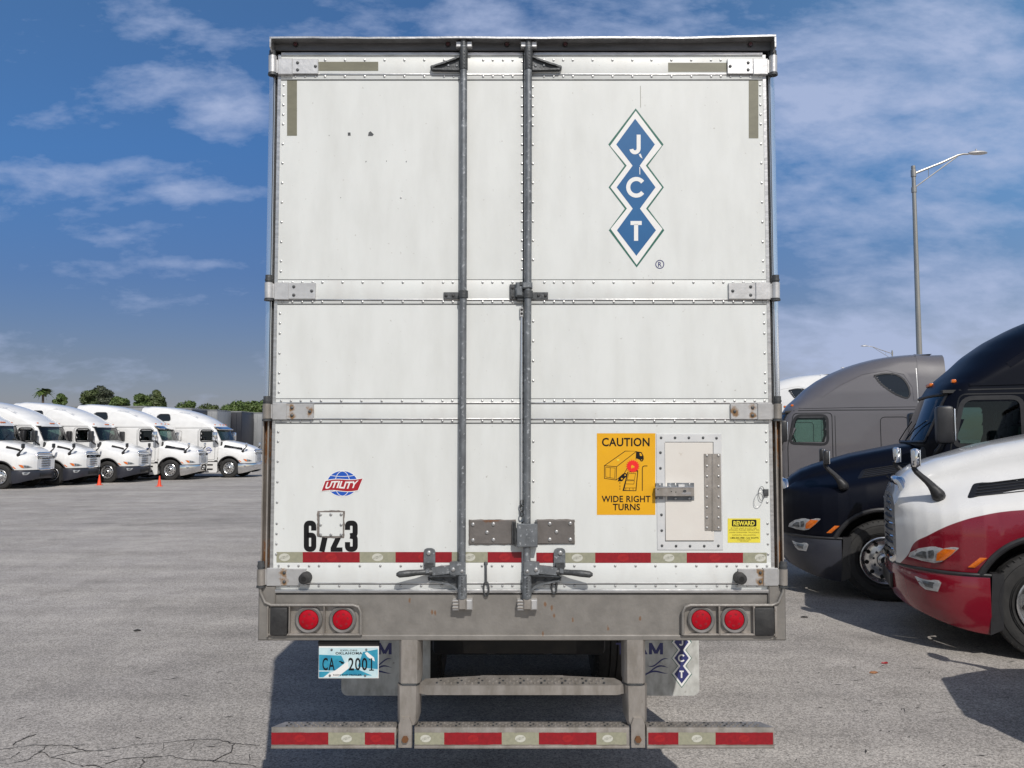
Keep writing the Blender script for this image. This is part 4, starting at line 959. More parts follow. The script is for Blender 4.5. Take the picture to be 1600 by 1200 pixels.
# wheels of the trailer and running gear
def wheel_mesh(R=.52, wd=.28, out=1, holes=True, rimr=.292):
    t = MB(); prof = [(.30, -wd * .32), (.33, -wd * .46), (.42, -wd * .52), (R - .06, -wd * .5), (R - .012, -wd * .43), (R, -wd * .36), (R, -wd * .12), (R - .012, -wd * .115), (R - .012, -wd * .085), (R, -wd * .08), (R, wd * .08), (R - .012, wd * .085), (R - .012, wd * .115), (R, wd * .12), (R, wd * .36), (R - .012, wd * .43), (R - .06, wd * .5), (.42, wd * .52), (.33, wd * .46), (.30, wd * .32)]
    t.lathe(prof, 'tyre', n=48)
    for k in range(48):
        a = 2 * pi * k / 48
        for w in (-1, 1):
            t.tube([((R - .02) * cos(a), w * wd * .47, (R - .02) * sin(a)), ((R - .002) * cos(a), w * wd * .40, (R - .002) * sin(a))], .007, 'tyre', 4)
    for rr in (.345, .36, .455): t.lathe([(rr - .004, out * wd * .50), (rr, out * (wd * .525)), (rr + .004, out * wd * .50)], 'tyre', n=48)
    r = MB(); o = out * wd * .5
    r.lathe([(rimr + .012, o * .62), (rimr + .012, o * .94), (rimr, o * .99), (rimr - .012, o * .94), (rimr - .025, o * .62), (.245, o * .42), (.20, o * .40), (.175, o * .46), (.155, o * .52), (.125, o * .56), (.10, o * .56), (.098, o * .9), (.085, o * 1.03), (.055, o * 1.12), (.0005, o * 1.14)], 'rim', n=48)
    if holes:
        for k in range(10):
            a = 2 * pi * k / 10; x, z = .218 * cos(a), .218 * sin(a); r.disc((x, o * .42, z), .027, (0, 1, 0), .012, 'hole', 16)
            a += pi / 10; x, z = .138 * cos(a), .138 * sin(a); r.disc((x, o * .55 + out * .012, z), .015, (0, 1, 0), .04, 'galvdark', 8)
        r.disc((0, o * 1.1, 0), .056, (0, 1, 0), .03, 'black', 20)
    return t, r
twt, twr = wheel_mesh(.51)
first = None
for ya in (3.25, 4.5):
    zw = .51 - sin(TILT) * ya
    ax = MB(); ax.tube([(-1.0, ya, zw), (1.0, ya, zw)], .065, 'under', 14); ax.box(-.5, -.42, ya - .5, ya + .5, zw + .05, zw + .12, 'under'); ax.box(.42, .5, ya - .5, ya + .5, zw + .05, zw + .12, 'under')
    for s in (-1, 1): ax.tube([(s * .46, ya + .25, zw + .06), (s * .46, ya + .25, 1.0)], .11, 'under', 14); ax.tube([(s * .62, ya, zw), (s * .8, ya, zw)], .2, 'under', 16)
    ax.build('axle', tr)
    for s in (-1, 1):
        for y_ in (1.11, .78):
            if first is None:
                w = twt.build('wheel', tr); r_ = twr.build('rim', w); first = w
            else: w = copy_tree(first, tr)
            w.location = (s * y_, ya, zw); w.rotation_euler = (0, 0, -pi / 2 if s > 0 else pi / 2)
            w.rotation_euler = (0, 0, pi / 2 if s < 0 else -pi / 2)
            # wheel spins about the trailer's x axis
ch = MB()
for s in (-1, 1): ch.box(s * .5 - .06, s * .5 + .06, .9, 5.2, .93, 1.08, 'under')
for k in range(14): ch.box(-1.2, 1.2, .5 + k * 1.1, .56 + k * 1.1, 1.09, 1.17, 'under')
ch.box(-1.2, 1.2, 1.52, 1.60, .98, 1.12, 'under'); ch.box(-.35, .35, 1.1, 1.25, .75, 1.1, 'under')
for s in (-1, 1): ch.box(s * 1.0 - .03, s * 1.0 + .03, 12.2, 12.32, .12, 1.1, 'galvdark')
ch.box(-.62, .62, 1.9, 3.1, .52, 1.02, 'under', .04)  # black block added to stand in for the shade between the mud flaps
for s in (-1, 1):
    ch.tube([(s * .30, 1.55, .80), (s * .30, 1.9, .80)], .09, 'under', 16); ch.tube([(s * .30, 1.5, .80), (s * .30, 1.56, .80)], .05, 'galvdark', 12)
    ch.tube([tuple(p) for p in catmull([(s * .28, 1.5, .8), (s * .2, 1.45, .66), (s * .05, 1.5, .74), (0, 1.6, .95)], 14)], .010, 'blackplastic', 6)
ch.build('chassis', tr)
# ------------------------------------------------------------------ tractor units
def paint(name, c, rough=.28, coat=.9, c2=None):
    return mat(name, c, c2 or tuple(v * .93 for v in c), rough=rough, ns=3, coat=coat, bump=.015, bs=2.5, rv=.03)
M['p_white'] = paint('white_truck_paint', (.74, .74, .73), .3)
M['p_white2'] = paint('row_truck_white', (.76, .76, .75), .32)
M['p_navy'] = paint('navy_truck_paint', (.003, .004, .009), .34, .0)
M['p_grey'] = paint('grey_truck_paint', (.125, .12, .13), .38, .35)
M['p_navybump'] = mat('charcoal_bumper', (.026, .028, .040), (.022, .024, .034), rough=.4, ns=5, coat=.2)
M['p_red'] = paint('red_truck_paint', (.19, .003, .014), .22)
def twotone():
    m = paint('white_and_red_paint', (.74, .74, .73), .28); t = m.node_tree; b = t.nodes['Principled BSDF']
    tcn = nd(t, 'ShaderNodeTexCoord'); s = nd(t, 'ShaderNodeSeparateXYZ'); t.links.new(tcn.outputs['Object'], s.inputs[0])
    x, z = s.outputs[0], s.outputs[2]
    # top edge of the red: z = f(x), falling towards the nose
    cv = nd(t, 'ShaderNodeFloatCurve'); cu = cv.mapping.curves[0]
    # curve input = (x + .8) / 2.2 ; output = z / 2
    pts = [(-.8, 1.36), (-.3, 1.44), (.16, 1.42), (.53, 1.36), (.83, 1.25), (1.03, 1.12), (1.13, 1.04), (1.19, .90), (1.4, .60)]
    while len(cu.points) < len(pts): cu.points.new(.5, .5)
    for p, (a, c) in zip(cu.points, pts): p.location = ((a + .8) / 2.2, c / 2)
    cv.mapping.update(); t.links.new(mth(t, 'DIVIDE', mth(t, 'ADD', x, .8), 2.2), cv.inputs['Value'])
    d = mth(t, 'MULTIPLY', mth(t, 'SUBTRACT', mth(t, 'MULTIPLY', cv.outputs[0], 2.0), z), 300, True)
    old = b.inputs['Base Color'].links[0].from_socket
    mx = nd(t, 'ShaderNodeMix', data_type='RGBA'); t.links.new(d, mx.inputs[0]); t.links.new(old, mx.inputs[6]); mx.inputs[7].default_value = (.19, .003, .014, 1)
    t.links.new(mx.outputs[2], b.inputs['Base Color']); return m
M['p_two'] = twotone()
M['p_navy'].node_tree.nodes['Principled BSDF'].inputs['Specular IOR Level'].default_value = .16

XF = [(.9, -.50), (1.9, -.40), (2.04, -.38), (2.30, -.49), (2.63, -.625), (2.78, -.72), (2.84, -.74), (2.92, -.83), (3.07, -1.0), (3.22, -1.15), (3.41, -1.41), (3.58, -1.72), (3.70, -2.0), (3.78, -2.24), (3.86, -2.55), (3.91, -2.85), (3.935, -3.1)]
WZ = [(.9, 1.15), (2.0, 1.15), (2.65, 1.12), (3.1, 1.07), (3.5, .985), (3.75, .88), (3.86, .78), (3.92, .62), (3.935, .5)]
LZ = [(.9, .45), (2.7, .47), (2.95, .62), (3.3, .95), (3.7, 1.1), (3.935, .7)]
XR = -3.45
XFs, TEARs = XF, None
def cab_y(x, z):
    w, l, xf = interp(WZ, z), interp(LZ, z), interp(XF, z)
    k = (xf - x) / l
    if k >= 1: return w
    if k <= 0: return 0
    p = 3.0 if z < 2.8 else 2.3
    return w * (1 - (1 - k) ** p) ** (1 / p)
def cab_x(y, z):
    w, l, xf = interp(WZ, z), interp(LZ, z), interp(XF, z); p = 3.0 if z < 2.8 else 2.3
    k = min(1, abs(y) / w); return xf - l * (1 - (1 - k ** p) ** (1 / p))
def inside(p, poly):
    x, y = p; c = False; n = len(poly)
    for i in range(n):
        (x1, y1), (x2, y2) = poly[i], poly[i - 1]
        if (y1 > y) != (y2 > y) and x < (x2 - x1) * (y - y1) / (y2 - y1) + x1: c = not c
    return c
DOOR = rpoly([(-.80, .98), (-.80, 1.95), (-.93, 2.66), (-1.72, 2.66), (-1.72, .98)], .09)
WIN = rpoly([(-.86, 2.03), (-.99, 2.585), (-1.60, 2.585), (-1.60, 2.0)], .11)
WINFR = rpoly([(-.80, 1.97), (-.945, 2.635), (-1.65, 2.635), (-1.65, 1.95)], .14)
TEAR = [tuple(p) for p in catmull([Vector(p) for p in ((-2.60, 3.46), (-2.72, 3.28), (-2.95, 3.08), (-3.22, 2.96), (-3.27, 3.12), (-3.20, 3.32), (-3.05, 3.46), (-2.82, 3.50), (-2.60, 3.46))], 30)]
HATCH = rpoly([(-2.68, 1.35), (-2.68, 2.56), (-3.22, 2.56), (-3.22, 1.35)], .10)
def ribbon(q, poly, s, w, off, m, closed=True, yf=cab_y):
    n = len(poly); P = []
    for i in range(n if closed else n - 1):
        a, b = Vector(poly[i]), Vector(poly[(i + 1) % n]); k = max(1, int((b - a).length / .12))
        for j in range(k): P.append(a.lerp(b, j / k))
    if not closed: P.append(Vector(poly[-1]))
    n = len(P); A = []; B = []; A0 = []; B0 = []
    for i in range(n):
        t = (P[(i + 1) % n] - P[i - 1]) if closed else (P[min(i + 1, n - 1)] - P[max(0, i - 1)])
        t.normalize(); nn = Vector((-t.y, t.x)) * w / 2
        for l, l0, p in ((A, A0, P[i] + nn), (B, B0, P[i] - nn)):
            y = yf(p.x, p.y); l.append((p.x, s * (y + off), p.y)); l0.append((p.x, s * (y - .004), p.y))
    m_ = n if closed else n - 1
    q.add(A + B + A0 + B0, [f for i in range(m_) for j in [(i + 1) % n] for f in ((i, j, n + j, n + i), (i, j, 2 * n + j, 2 * n + i), (n + i, n + j, 3 * n + j, 3 * n + i))], m)

def hood_tab(dz):
    ZT_ = [(-.62, 2.08 + dz), (-.30, 2.04 + dz), (.03, 1.97 + dz), (.35, 1.90 + dz), (.60, 1.82 + dz), (.85, 1.74 + dz), (1.02, 1.67 + dz), (1.15, 1.58 + dz), (1.24, 1.47 + dz), (1.28, 1.36 + dz)]
    WX = [(-.62, 1.14), (.2, 1.175), (.55, 1.17), (.75, 1.135), (.9, 1.07), (1.02, .98), (1.12, .88), (1.20, .77), (1.28, .62)]
    return ZT_, WX
def hood_ctrl(x, dz):
    ZT_, WX = hood_tab(dz); zt = interp(ZT_, x); w = interp(WX, x); R = .625
    u = min(1, max(0, (x + .62) / 1.9))
    if x > .555: zb = .80
    elif x > -.625: zb = .52 + sqrt(max(0, R * R - x * x)); zb = max(zb, .80 if x > .45 else .62)
    else: zb = .62
    # crest of the hood and the shoulder of the wing
    yc = .86 - .30 * u; zc = zt - .09
    zs = max(1.28 + (1 - u) * .30, zb + .06); ys = w
    pts = [(w - .012, zb), (w, zb + .03 + .3 * max(0, (1.25 - zb) - .03) * .6), (ys, min(zs - .12, 1.18) if zb < 1.0 else (zb + zs) / 2), (ys - .045, zs), (ys - .5 * (w - yc) * (.45 + .3 * u), zs + .10 * (1 + .0 * u)), (yc + .055, (zs + zc) / 2 + .06), (yc, zc - .02), (yc - .13, zt - .028), (yc * .45, zt - .004), (0, zt)]
    return pts
def hood_y(x, z, dz):
    c = catmull([Vector((p[0], p[1], 0)) for p in hood_ctrl(x, dz)], 40)
    best = None
    for a, b in zip(c, c[1:]):
        if (a.y - z) * (b.y - z) <= 0 and abs(a.y - b.y) > 1e-6: return a.x + (b.x - a.x) * (z - a.y) / (b.y - a.y)
    return c[0].x
wt, wr_ = wheel_mesh()
wt2, wr2 = wheel_mesh(wd=.26, out=-1)
wtd, wrd = wheel_mesh(.51, .27)

def truck(label, loc, yaw, body='p_white', hood=None, bump=None, dz=0.0, mirror=(1.02, 1.88), style=0, group=None, name='semi_truck', vent=((.66, 1.50), (.57, 1.64), (-.35, 1.80), (-.35, 1.64)), hw=None, long=0):
    global XR, XF, TEAR
    XR0, XF0, T0 = XR, XF, TEAR
    if long:
        XR = -4.55; XF = [(z, x if x > -.83 else -.83 + (x + .83) * 1.5) for z, x in XF]
        TEAR = rpoly([(-3.45, 3.50), (-3.35, 3.12), (-4.15, 3.12), (-4.15, 3.40), (-4.0, 3.50)], .12)
    hood = hood or body; bump = bump or body; dark = 'blackplastic'
    R_ = empty(name, (loc[0], loc[1], 0), yaw, label=label, cat='truck', group=group)
    # ---- hood with the wings
    xs_ = [-.62 + .02 * i for i in range(0, 88)]; xs_ = [x for x in xs_ if x < 1.13] + [1.14, 1.17, 1.20, 1.22, 1.24, 1.255, 1.27, 1.28]
    xs_ += [.556, .554, -.624]; xs_ = sorted(set(xs_))
    rings = []
    for x in xs_:
        c = catmull([Vector((0, p[0], p[1])) for p in hood_ctrl(x, dz)], 34)
        h = [(x, p.y, p.z) for p in c]; rings.append(h + [(x, -p.y, p.z) for p in reversed(h_[:-1] if False else c[:-1])])
    q = MB(); q.loft(rings, hood, closed=False, caps=False)
    e = rings[-1]; q.add(e, [tuple(range(len(e)))], hood)
    q.box(-.62, -.40, -1.08, 1.08, .7, 1.5, 'under'); ho = q.build('hood', R_, smooth=40)
    # wheel-arch lip and dark liner
    for s in (-1, 1):
        q = MB(); arc = [(.652 * cos(radians(a)), .52 + .652 * sin(radians(a))) for a in range(24, 170, 6)]
        q.tube([(x, s * (hood_y(max(-.6, min(.54, x)), z + .03, dz) - .012), z) for x, z in arc], .034, dark, 10)
        q.build('arch_trim', R_)
    q = MB()
    vs = []; k = 14
    for i in range(k + 1):
        a = pi * i / k; vs += [(.70 * cos(a), -1.08, .5 + .70 * sin(a)), (.70 * cos(a), 1.08, .5 + .70 * sin(a))]
    q.add(vs, [(2 * i, 2 * i + 2, 2 * i + 3, 2 * i + 1) for i in range(k)], 'under'); q.box(-.5, .9, -.6, .6, .55, 1.2, 'under'); q.tube([(0, -.95, .5), (0, .95, .5)], .07, 'under', 10)
    q.box(-6.6, .6, -.42, -.34, .72, .98, 'under'); q.box(-6.6, .6, .34, .42, .72, .98, 'under'); q.build('frame', R_)
    # ---- grille
    zt = 1.36 + dz; q = MB(); fx_ = 1.285; gw = .56
    gx = lambda y: 1.325 - .16 * (abs(y) / .62) ** 2.4
    ch = 'chrome'
    out_ = [(-gw * .80, .80), (-gw, 1.0), (-gw, zt - .02), (-gw * .86, zt + .14), (gw * .86, zt + .14), (gw, zt - .02), (gw, 1.0), (gw * .80, .80)]
    out_ = rpoly(out_, .08)
    q.tube([(gx(y) - max(0, z - 1.2) * .12, y, z) for y, z in out_], .052, ch, 12, closed=True)
    n = len(out_); q.add([(gx(y) - .03 - max(0, z - 1.2) * .12, y, z) for y, z in out_], [tuple(range(n))], 'grille')
    for k in range(9):
        z = .90 + k * (zt - .95) / 8; q.tube([(gx(y) - max(0, z - 1.2) * .12 - .016, y, z) for y in [(-1 + j / 6) * gw for j in range(13)]], .012, ch if style or k % 2 == 0 else 'grille', 6)
    if style:
        for k in range(-6, 7): q.tube([(gx(k * .08) + .01, k * .08, .86), (gx(k * .08) - .03, k * .08, zt + .08)], .008, ch, 5)
    q.tube([(1.30 - .05, .13 * cos(t) , zt + .02 + .07 * sin(t)) for t in [2 * pi * j / 20 for j in range(20)]], .01, 'hinge', 6, closed=True)
    q.build('grille', R_)
    # ---- bumper
    q = MB(); plan = [(.52, 1.17), (.70, 1.165), (.86, 1.12), (1.0, 1.02), (1.12, .88), (1.23, .68), (1.29, .45), (1.315, .22), (1.32, 0)]
    pl = catmull([Vector((a, b, 0)) for a, b in plan], 26); pl = [(p.x, p.y) for p in pl]; full = pl + [(a, -b) for a, b in pl[:-1][::-1]]
    rr = []
    m_b = 'chrome' if style else bump
    for (x, y) in full:
        u = min(1, max(0, (x - .52) / .8)); zlo = .22 + .20 * u ** 1.5; s_ = 1 if style == 0 else 1
        zhi = .765; row = []
        L_ = Vector((x - .35, y, 0)); L_.normalize()
        for (o_, z) in ((-.05, zhi), (-.008, zhi + .005), (.0, zhi - .02), (.008, (zhi + zlo) / 2 + .1), (.0, (zhi + zlo) / 2 - .08), (-.03, zlo + .02), (-.04, zlo), (-.09, zlo + .02)): row.append((x + o_ * abs(L_.x), y + o_ * L_.y, z))
        rr.append(row)
    q.loft(rr, m_b, closed=False, caps=False)
    q.tube([(x - .012, y * .992, .783) for x, y in full], .018, dark, 8)
    q.box(.9, 1.15, -.7, .7, .45, .75, 'under')
    bo = q.build('bumper', R_, smooth=50)
    if style == 0:
        q = MB(); q.box(1.295, 1.33, -.42, .42, .50, .66, 'grille', .01); q.build('air_intake', bo)
    for s in (-1, 1):   # dark valance behind the bumper end
        q = MB(); q.prism([(.50, .80), (.40, .80), (.42, .28), (.535, .22)], min(s * 1.02, s * 1.165), max(s * 1.02, s * 1.165), dark); q.build('mud_guard', R_)
    # ---- lamps: surfaces that follow the wing and bumper
    def patch(q, poly, s, off, m, yf, thick=.02):
        """skin over a polygon in x,z pushed out from the surface"""
        cx = sum(p[0] for p in poly) / len(poly); cz = sum(p[1] for p in poly) / len(poly); n = len(poly); vs = []; lv = (1.0, .75, .5, .25)
        P3 = lambda x, z, o: (x, s * (yf(x, z) + o), z)
        for k in lv:
            for p in poly:
                x = cx + (p[0] - cx) * k; z = cz + (p[1] - cz) * k; vs.append(P3(x, z, off if k == 1 else off + .008 * (1 - k)))
        vs.append(P3(cx, cz, off + .006)); o0 = len(vs)
        for p in poly: vs.append(P3(p[0], p[1], -thick))
        fs = []
        for r in range(3):
            for i in range(n): fs.append((r * n + i, r * n + (i + 1) % n, (r + 1) * n + (i + 1) % n, (r + 1) * n + i))
        for i in range(n): fs.append((3 * n + i, 3 * n + (i + 1) % n, 4 * n)); fs.append((i, (i + 1) % n, o0 + (i + 1) % n, o0 + i))
        q.add(vs, fs, m)
    hy = lambda x, z: hood_y(x, z, dz)
    bp_pl = sorted(pl)
    def by(x, z): return interp(bp_pl, x)
    for s in (-1, 1):
        q = MB(); lamp = [(1.185, .885), (1.17, .93), (1.10, .985), (1.0, 1.02), (.80, 1.035), (.77, 1.03), (.84, .95), (.92, .88), (.98, .86), (1.08, .865), (1.12, .875)]
        patch(q, lamp, s, .006, 'hinge', hy)
        sh = lambda P_, k, cx, cz: [((p[0] - cx) * k + cx, (p[1] - cz) * k + cz) for p in P_]
        patch(q, sh(lamp, .90, .97, .945), s, .010, 'lampglass', hy)
        patch(q, [(.965, .885), (.90, .90), (.835, .965), (.80, 1.012), (.90, 1.012), (.955, .96)], s, .024, 'amber', hy)
        patch(q, [(1.135, .905), (1.12, .935), (1.075, .965), (1.04, .965), (1.04, .895), (1.08, .893)], s, .019, 'lampdark', hy)
        patch(q, [(1.025, .90), (1.025, .975), (.985, .99), (.975, .96), (.985, .905)], s, .019, 'lampdark', hy)
        q.build('headlight', R_)
        q = MB(); patch(q, [(.645, .85), (.705, .85), (.60, .95), (.54, .95)], s, .008, 'amber', hy); q.build('side_marker', R_)
        if style == 0:
            q = MB(); patch(q, [(1.14, .70), (1.10, .62), (1.06, .59), (.96, .59), (.93, .68), (.95, .70)], s, .014, 'hinge', by); patch(q, [(1.12, .69), (1.085, .625), (1.05, .602), (.97, .602), (.945, .675), (.96, .69)], s, .018, 'lampglass', by); patch(q, [(1.09, .675), (1.06, .62), (1.0, .615), (.985, .675)], s, .022, 'lampdark', by)
            q.build('fog_light', bo)
        # side vent
        q = MB(); patch(q, rpoly(vent, .03), s, .003, 'grille', hy, .01)
        (a0, a1), (b0, b1), (c0, c1), (d0, d1) = vent
        for k in range(5):
            t = (k + .5) / 5; q.tube([(a0 + (b0 - a0) * t + (c0 - b0) * u, s * (hy(a0 + (b0 - a0) * t + (c0 - b0) * u, a1 + (b1 - a1) * t + ((c1 - b1) * t + (d1 - a1) * (1 - t)) * u) + .012), a1 + (b1 - a1) * t + ((c1 - b1) * t + (d1 - a1) * (1 - t)) * u) for u in (0.06, .35, .65, .97)], .005, dark, 5)
        q.build('side_vent', R_)
        # hood mirror
        mx_, mz_ = mirror; q = MB()
        bx_, bz_ = mx_ - .22, mz_ - .38; by_ = hy(min(bx_, 1.1), bz_)
        pts = [(bx_ - .02, s * (by_ + .02), bz_ - .02), (bx_ + .01, s * (by_ + .035), bz_ + .04), (bx_ + .08, s * (by_ + .05), bz_ + .14), (mx_ - .02, s * (by_ + .05), mz_ - .12), (mx_, s * (by_ + .04), mz_ - .06)]
        q.tube([tuple(p) for p in catmull(pts, 12)], [.05, .066, .07, .062, .05, .040, .034, .030, .028, .026, .026, .026], dark, 10)
        q.box(mx_ - .055, mx_ + .02, s * (by_ + .04) - .09, s * (by_ + .04) + .09, mz_ - .085, mz_ + .11, 'chrome' if style or hw else dark, .03)
        q.box(mx_ - .062, mx_ - .052, s * (by_ + .04) - .075, s * (by_ + .04) + .075, mz_ - .07, mz_ + .095, 'polished', .002)
        q.build('hood_mirror', R_)
    # ---- cab: plan outlines stacked in z
    zs_ = [.9 + .045 * i for i in range(200)]; zs_ = [z for z in zs_ if z < 3.70] + [3.72, 3.76, 3.80, 3.835, 3.865, 3.89, 3.91, 3.925, 3.935]
    t_ = [i / 22 for i in range(23)]; sx_n = 44
    loops = []
    for z in zs_:
        w, l, xf = interp(WZ, z), interp(LZ, z), interp(XF, z); p = 3.0 if z < 2.8 else 2.3; h = []
        for t in t_:
            a = t * pi / 2; h.append((xf - l * (1 - cos(a) ** (2 / p)), w * sin(a) ** (2 / p)))
        x0 = xf - l
        for i in range(1, sx_n + 1): h.append((x0 + (XR - x0) * i / sx_n, w))
        h.append((XR, w * .5)); h.append((XR, 0)); loops.append([(a, b, z) for a, b in h])
    cabq, wsq, dr = MB(), MB(), {1: MB(), -1: MB()}
    tearq, winq = {1: MB(), -1: MB()}, {1: MB(), -1: MB()}
    n = len(loops[0])
    WS = lambda y, z: 2.06 < z < 2.66 and abs(y) < .99
    for s in (1, -1):
        V = [(a, s * b, z) for lp in loops for a, b, z in lp]; groups = {}
        for i in range(len(loops) - 1):
            for j in range(n - 1):
                f = (i * n + j, i * n + j + 1, (i + 1) * n + j + 1, (i + 1) * n + j); cx = sum(V[k][0] for k in f) / 4; cy = sum(abs(V[k][1]) for k in f) / 4; cz = sum(V[k][2] for k in f) / 4
                side = j >= 8
                if WS(cy, cz) and cx > interp(XF, cz) - .30: key = 'ws'
                elif side and inside((cx, cz), WIN): key = 'win'
                elif side and inside((cx, cz), TEAR): key = 'tear'
                elif side and inside((cx, cz), DOOR): key = 'door'
                else: key = 'cab'
                groups.setdefault(key, []).append(f)
        for key, fs in groups.items():
            used = sorted({k for f in fs for k in f}); mp = {k: i for i, k in enumerate(used)}
            off = {'ws': -.012, 'win': -.014, 'tear': -.006}.get(key, 0)
            vs = [(V[k][0] + off * (.8 if key == 'ws' else 0), V[k][1] + s * off * (.3 if key == 'ws' else 1), V[k][2]) for k in used]
            fs = [tuple(mp[k] for k in f) for f in fs]; fs = fs if s > 0 else [f[::-1] for f in fs]
            tgt = {'ws': wsq, 'win': winq[s], 'tear': tearq[s], 'door': dr[s], 'cab': cabq}[key]
            tgt.add(vs, fs, {'ws': 'glass', 'win': 'glass', 'tear': 'glassdark', 'door': body, 'cab': body}[key])
    top = loops[-1]; cabq.add(top + [(a, -b, z) for a, b, z in reversed(top[1:-1])], [tuple(range(2 * n - 2))], body)
    for s in (1, -1):
        ribbon(cabq, [(-.93, 2.715), (-1.7, 2.72), (-2.6, 2.715), (XR + .01, 2.71)], s, .016, .004, 'grille', False)
        ribbon(cabq, [(-1.05, 2.78), (-2.2, 2.79), (XR + .01, 2.79)], s, .03, .012, body, False)
        ribbon(cabq, HATCH, s, .014, .003, 'grille'); ribbon(cabq, TEAR, s, .03, .008, dark)
        ribbon(cabq, [(XR + .025, .95), (XR + .025, 2.0), (XR + .025, 3.1), (XR + .025, 3.6)], s, .014, .004, 'hinge', False)
        ribbon(cabq, DOOR, s, .016, .003, 'grille')
        ribbon(cabq, [(-1.78, 1.0), (-1.78, 2.6)], s, .012, .002, 'grille', False)
        ribbon(cabq, [(-1.5, 3.02), (-1.9, 3.3), (-2.35, 3.52), (-2.85, 3.60), (-3.2, 3.5), (-3.36, 3.2), (-3.38, 2.9)], s, .07, .007, body, False)
    co = cabq.build('cab', R_, smooth=35, recalc=False)
    q = MB()
    for s in (1, -1):
        V = [(cab_x(y, z) + .006, s * y, z) for z in (2.045, 2.675) for y in [i / 14 * 1.0 for i in range(15)]]
        for z, w in ((2.05, .05), (2.67, .045)):
            q.tube([(cab_x(y, z) + .002, s * y, z) for y in [i / 14 * 1.0 for i in range(15)]], w / 2, dark, 6)
        q.tube([(cab_x(1.0 , z) + .002, s * 1.0, z) for z in (2.05, 2.2, 2.4, 2.55, 2.67)], .02, dark, 6)
    for a in (-.35, .38):
        q.tube([(cab_x(a, 2.06) + .03, a, 2.07), (cab_x(a + .25, 2.2) + .02, a + .25, 2.22), (cab_x(a + .52, 2.3) + .015, a + .52, 2.33)], .008, 'grille', 6)
    wo = wsq.build('windshield', co, smooth=60, recalc=False); q.build('windshield_seal', co)
    for s in (1, -1):
        tearq[s].build('sleeper_window', co, smooth=60, recalc=False)
        do = dr[s].build('door', co, smooth=35, recalc=False)
        q = winq[s]; ribbon(q, rpoly([(-.83, 2.00), (-.965, 2.61), (-1.625, 2.61), (-1.625, 1.975)], .13), s, .055, .006, dark); q.build('door_window', R_, smooth=60, recalc=False)
        q = MB(); q.box(-1.66, -1.50, min(s * 1.15, s * 1.185), max(s * 1.15, s * 1.185), 1.62, 1.68, dark, .01); q.build('door_handle', R_)
        # door mirror
        q = MB(); q.box(-.80, -.60, s * 1.42 - .12, s * 1.42 + .12, 2.03, 2.50, 'chrome' if style else dark, .045)
        q.box(-.812, -.798, s * 1.42 - .10, s * 1.42 + .10, 2.07, 2.46, 'polished', .003)
        q.tube([tuple(p) for p in catmull([(-.66, s * 1.10, 1.86), (-.62, s * 1.25, 1.90), (-.66, s * 1.38, 1.98), (-.70, s * 1.42, 2.08)], 8)], .04, dark, 8)
        q.build('door_mirror', R_)
    # roof marker lamps, brow
    for y in ((-.86, -.13, 0, .13, .86) if not style else (-.8, -.4, 0, .4, .8)):
        q = MB(); z = 2.83 if not style else 2.90; x = cab_x(y, z); q.box(x - .03, x + .028, y - .05, y + .05, z - .012, z + .035, 'amber', .012); q.build('roof_lamp', co)
    if style:
        q = MB(); rg = []
        for i in range(25):
            y = -1.04 + 2.08 * i / 24; x = cab_x(y, 2.78); x2 = cab_x(y, 2.60) + .10; rg.append([(x - .01, y, 2.80), (x2 + .06, y, 2.66), (x2 + .05, y, 2.62), (x - .01, y, 2.76)])
        q.loft(rg, 'chrome'); q.build('sun_visor', co)
    # ---- interior seen through the glass
    q = MB(); q.box(-.95, -.48, -1.0, 1.0, 1.5, 2.0, 'interior', .05); q.box(-3.3, -2.05, -1.08, 1.08, 1.0, 2.65, 'interior'); q.box(-2.05, -.5, -1.08, 1.08, 1.0, 1.1, 'interior')
    for s in (-1, 1):
        q.box(-1.62, -1.12, s * .58 - .26, s * .58 + .26, 1.45, 1.6, 'interior', .05); q.box(-1.78, -1.62, s * .58 - .25, s * .58 + .25, 1.55, 2.28, 'interior', .06); q.box(-1.77, -1.65, s * .58 - .13, s * .58 + .13, 2.28, 2.48, 'interior', .04)
    q.tube([(-.98 + .07 * cos(t), .58 + .23 * sin(t), 1.97 + .2 * cos(t)) for t in [2 * pi * j / 20 for j in range(20)]], .016, 'grille', 6, closed=True)
    q.box(-2.05, -.75, -1.05, 1.05, 2.68, 2.72, 'interior'); q.build('interior', co)
    # ---- side extenders, skirts, tank, steps
    for s in (-1, 1):
        q = MB(); rr_ = []
        prof_ = [(s * (interp(WZ, z) + .006), z) for z in [1.0 + .12 * k for k in range(24)]] + [(s * interp(WZ, z), z + .004) for z in (3.86, 3.90, 3.92)] + [(s * .5, 3.94), (0, 3.95)]
        for x in (XR + .005, XR - .03, XR - .28, XR - .53):
            dz_ = 0 if x > XR - .1 else -.035; rr_.append([(x, y, z + (dz_ if z > 3 else 0)) for y, z in prof_] + [(x, y - s * .03, z - (.03 if z > 3.8 else 0) + (dz_ if z > 3 else 0)) for y, z in prof_[::-1]])
        q.loft(rr_, body)
        q.build('side_extender', R_)
        q = MB(); y0, y1 = sorted((s * .85, s * 1.13)); q.prism([(-.66, .34), (-.66, .93), (XR, .93), (XR, .34), (XR + .1, .28), (-.72, .28)], y0, y1, body)
        y0, y1 = sorted((s * 1.12, s * 1.14)); q.prism([(-.9, .42), (-.9, .50), (-1.5, .50), (-1.5, .42)], y0, y1, 'grille'); q.prism([(-.9, .66), (-.9, .74), (-1.5, .74), (-1.5, .66)], y0, y1, 'grille'); q.prism([(-.66, .86), (-.66, .95), (XR, .95), (XR, .86)], y0, sorted((s * 1.12, s * 1.155))[1] if s > 0 else y1, 'grille')
        q.build('side_skirt', R_)
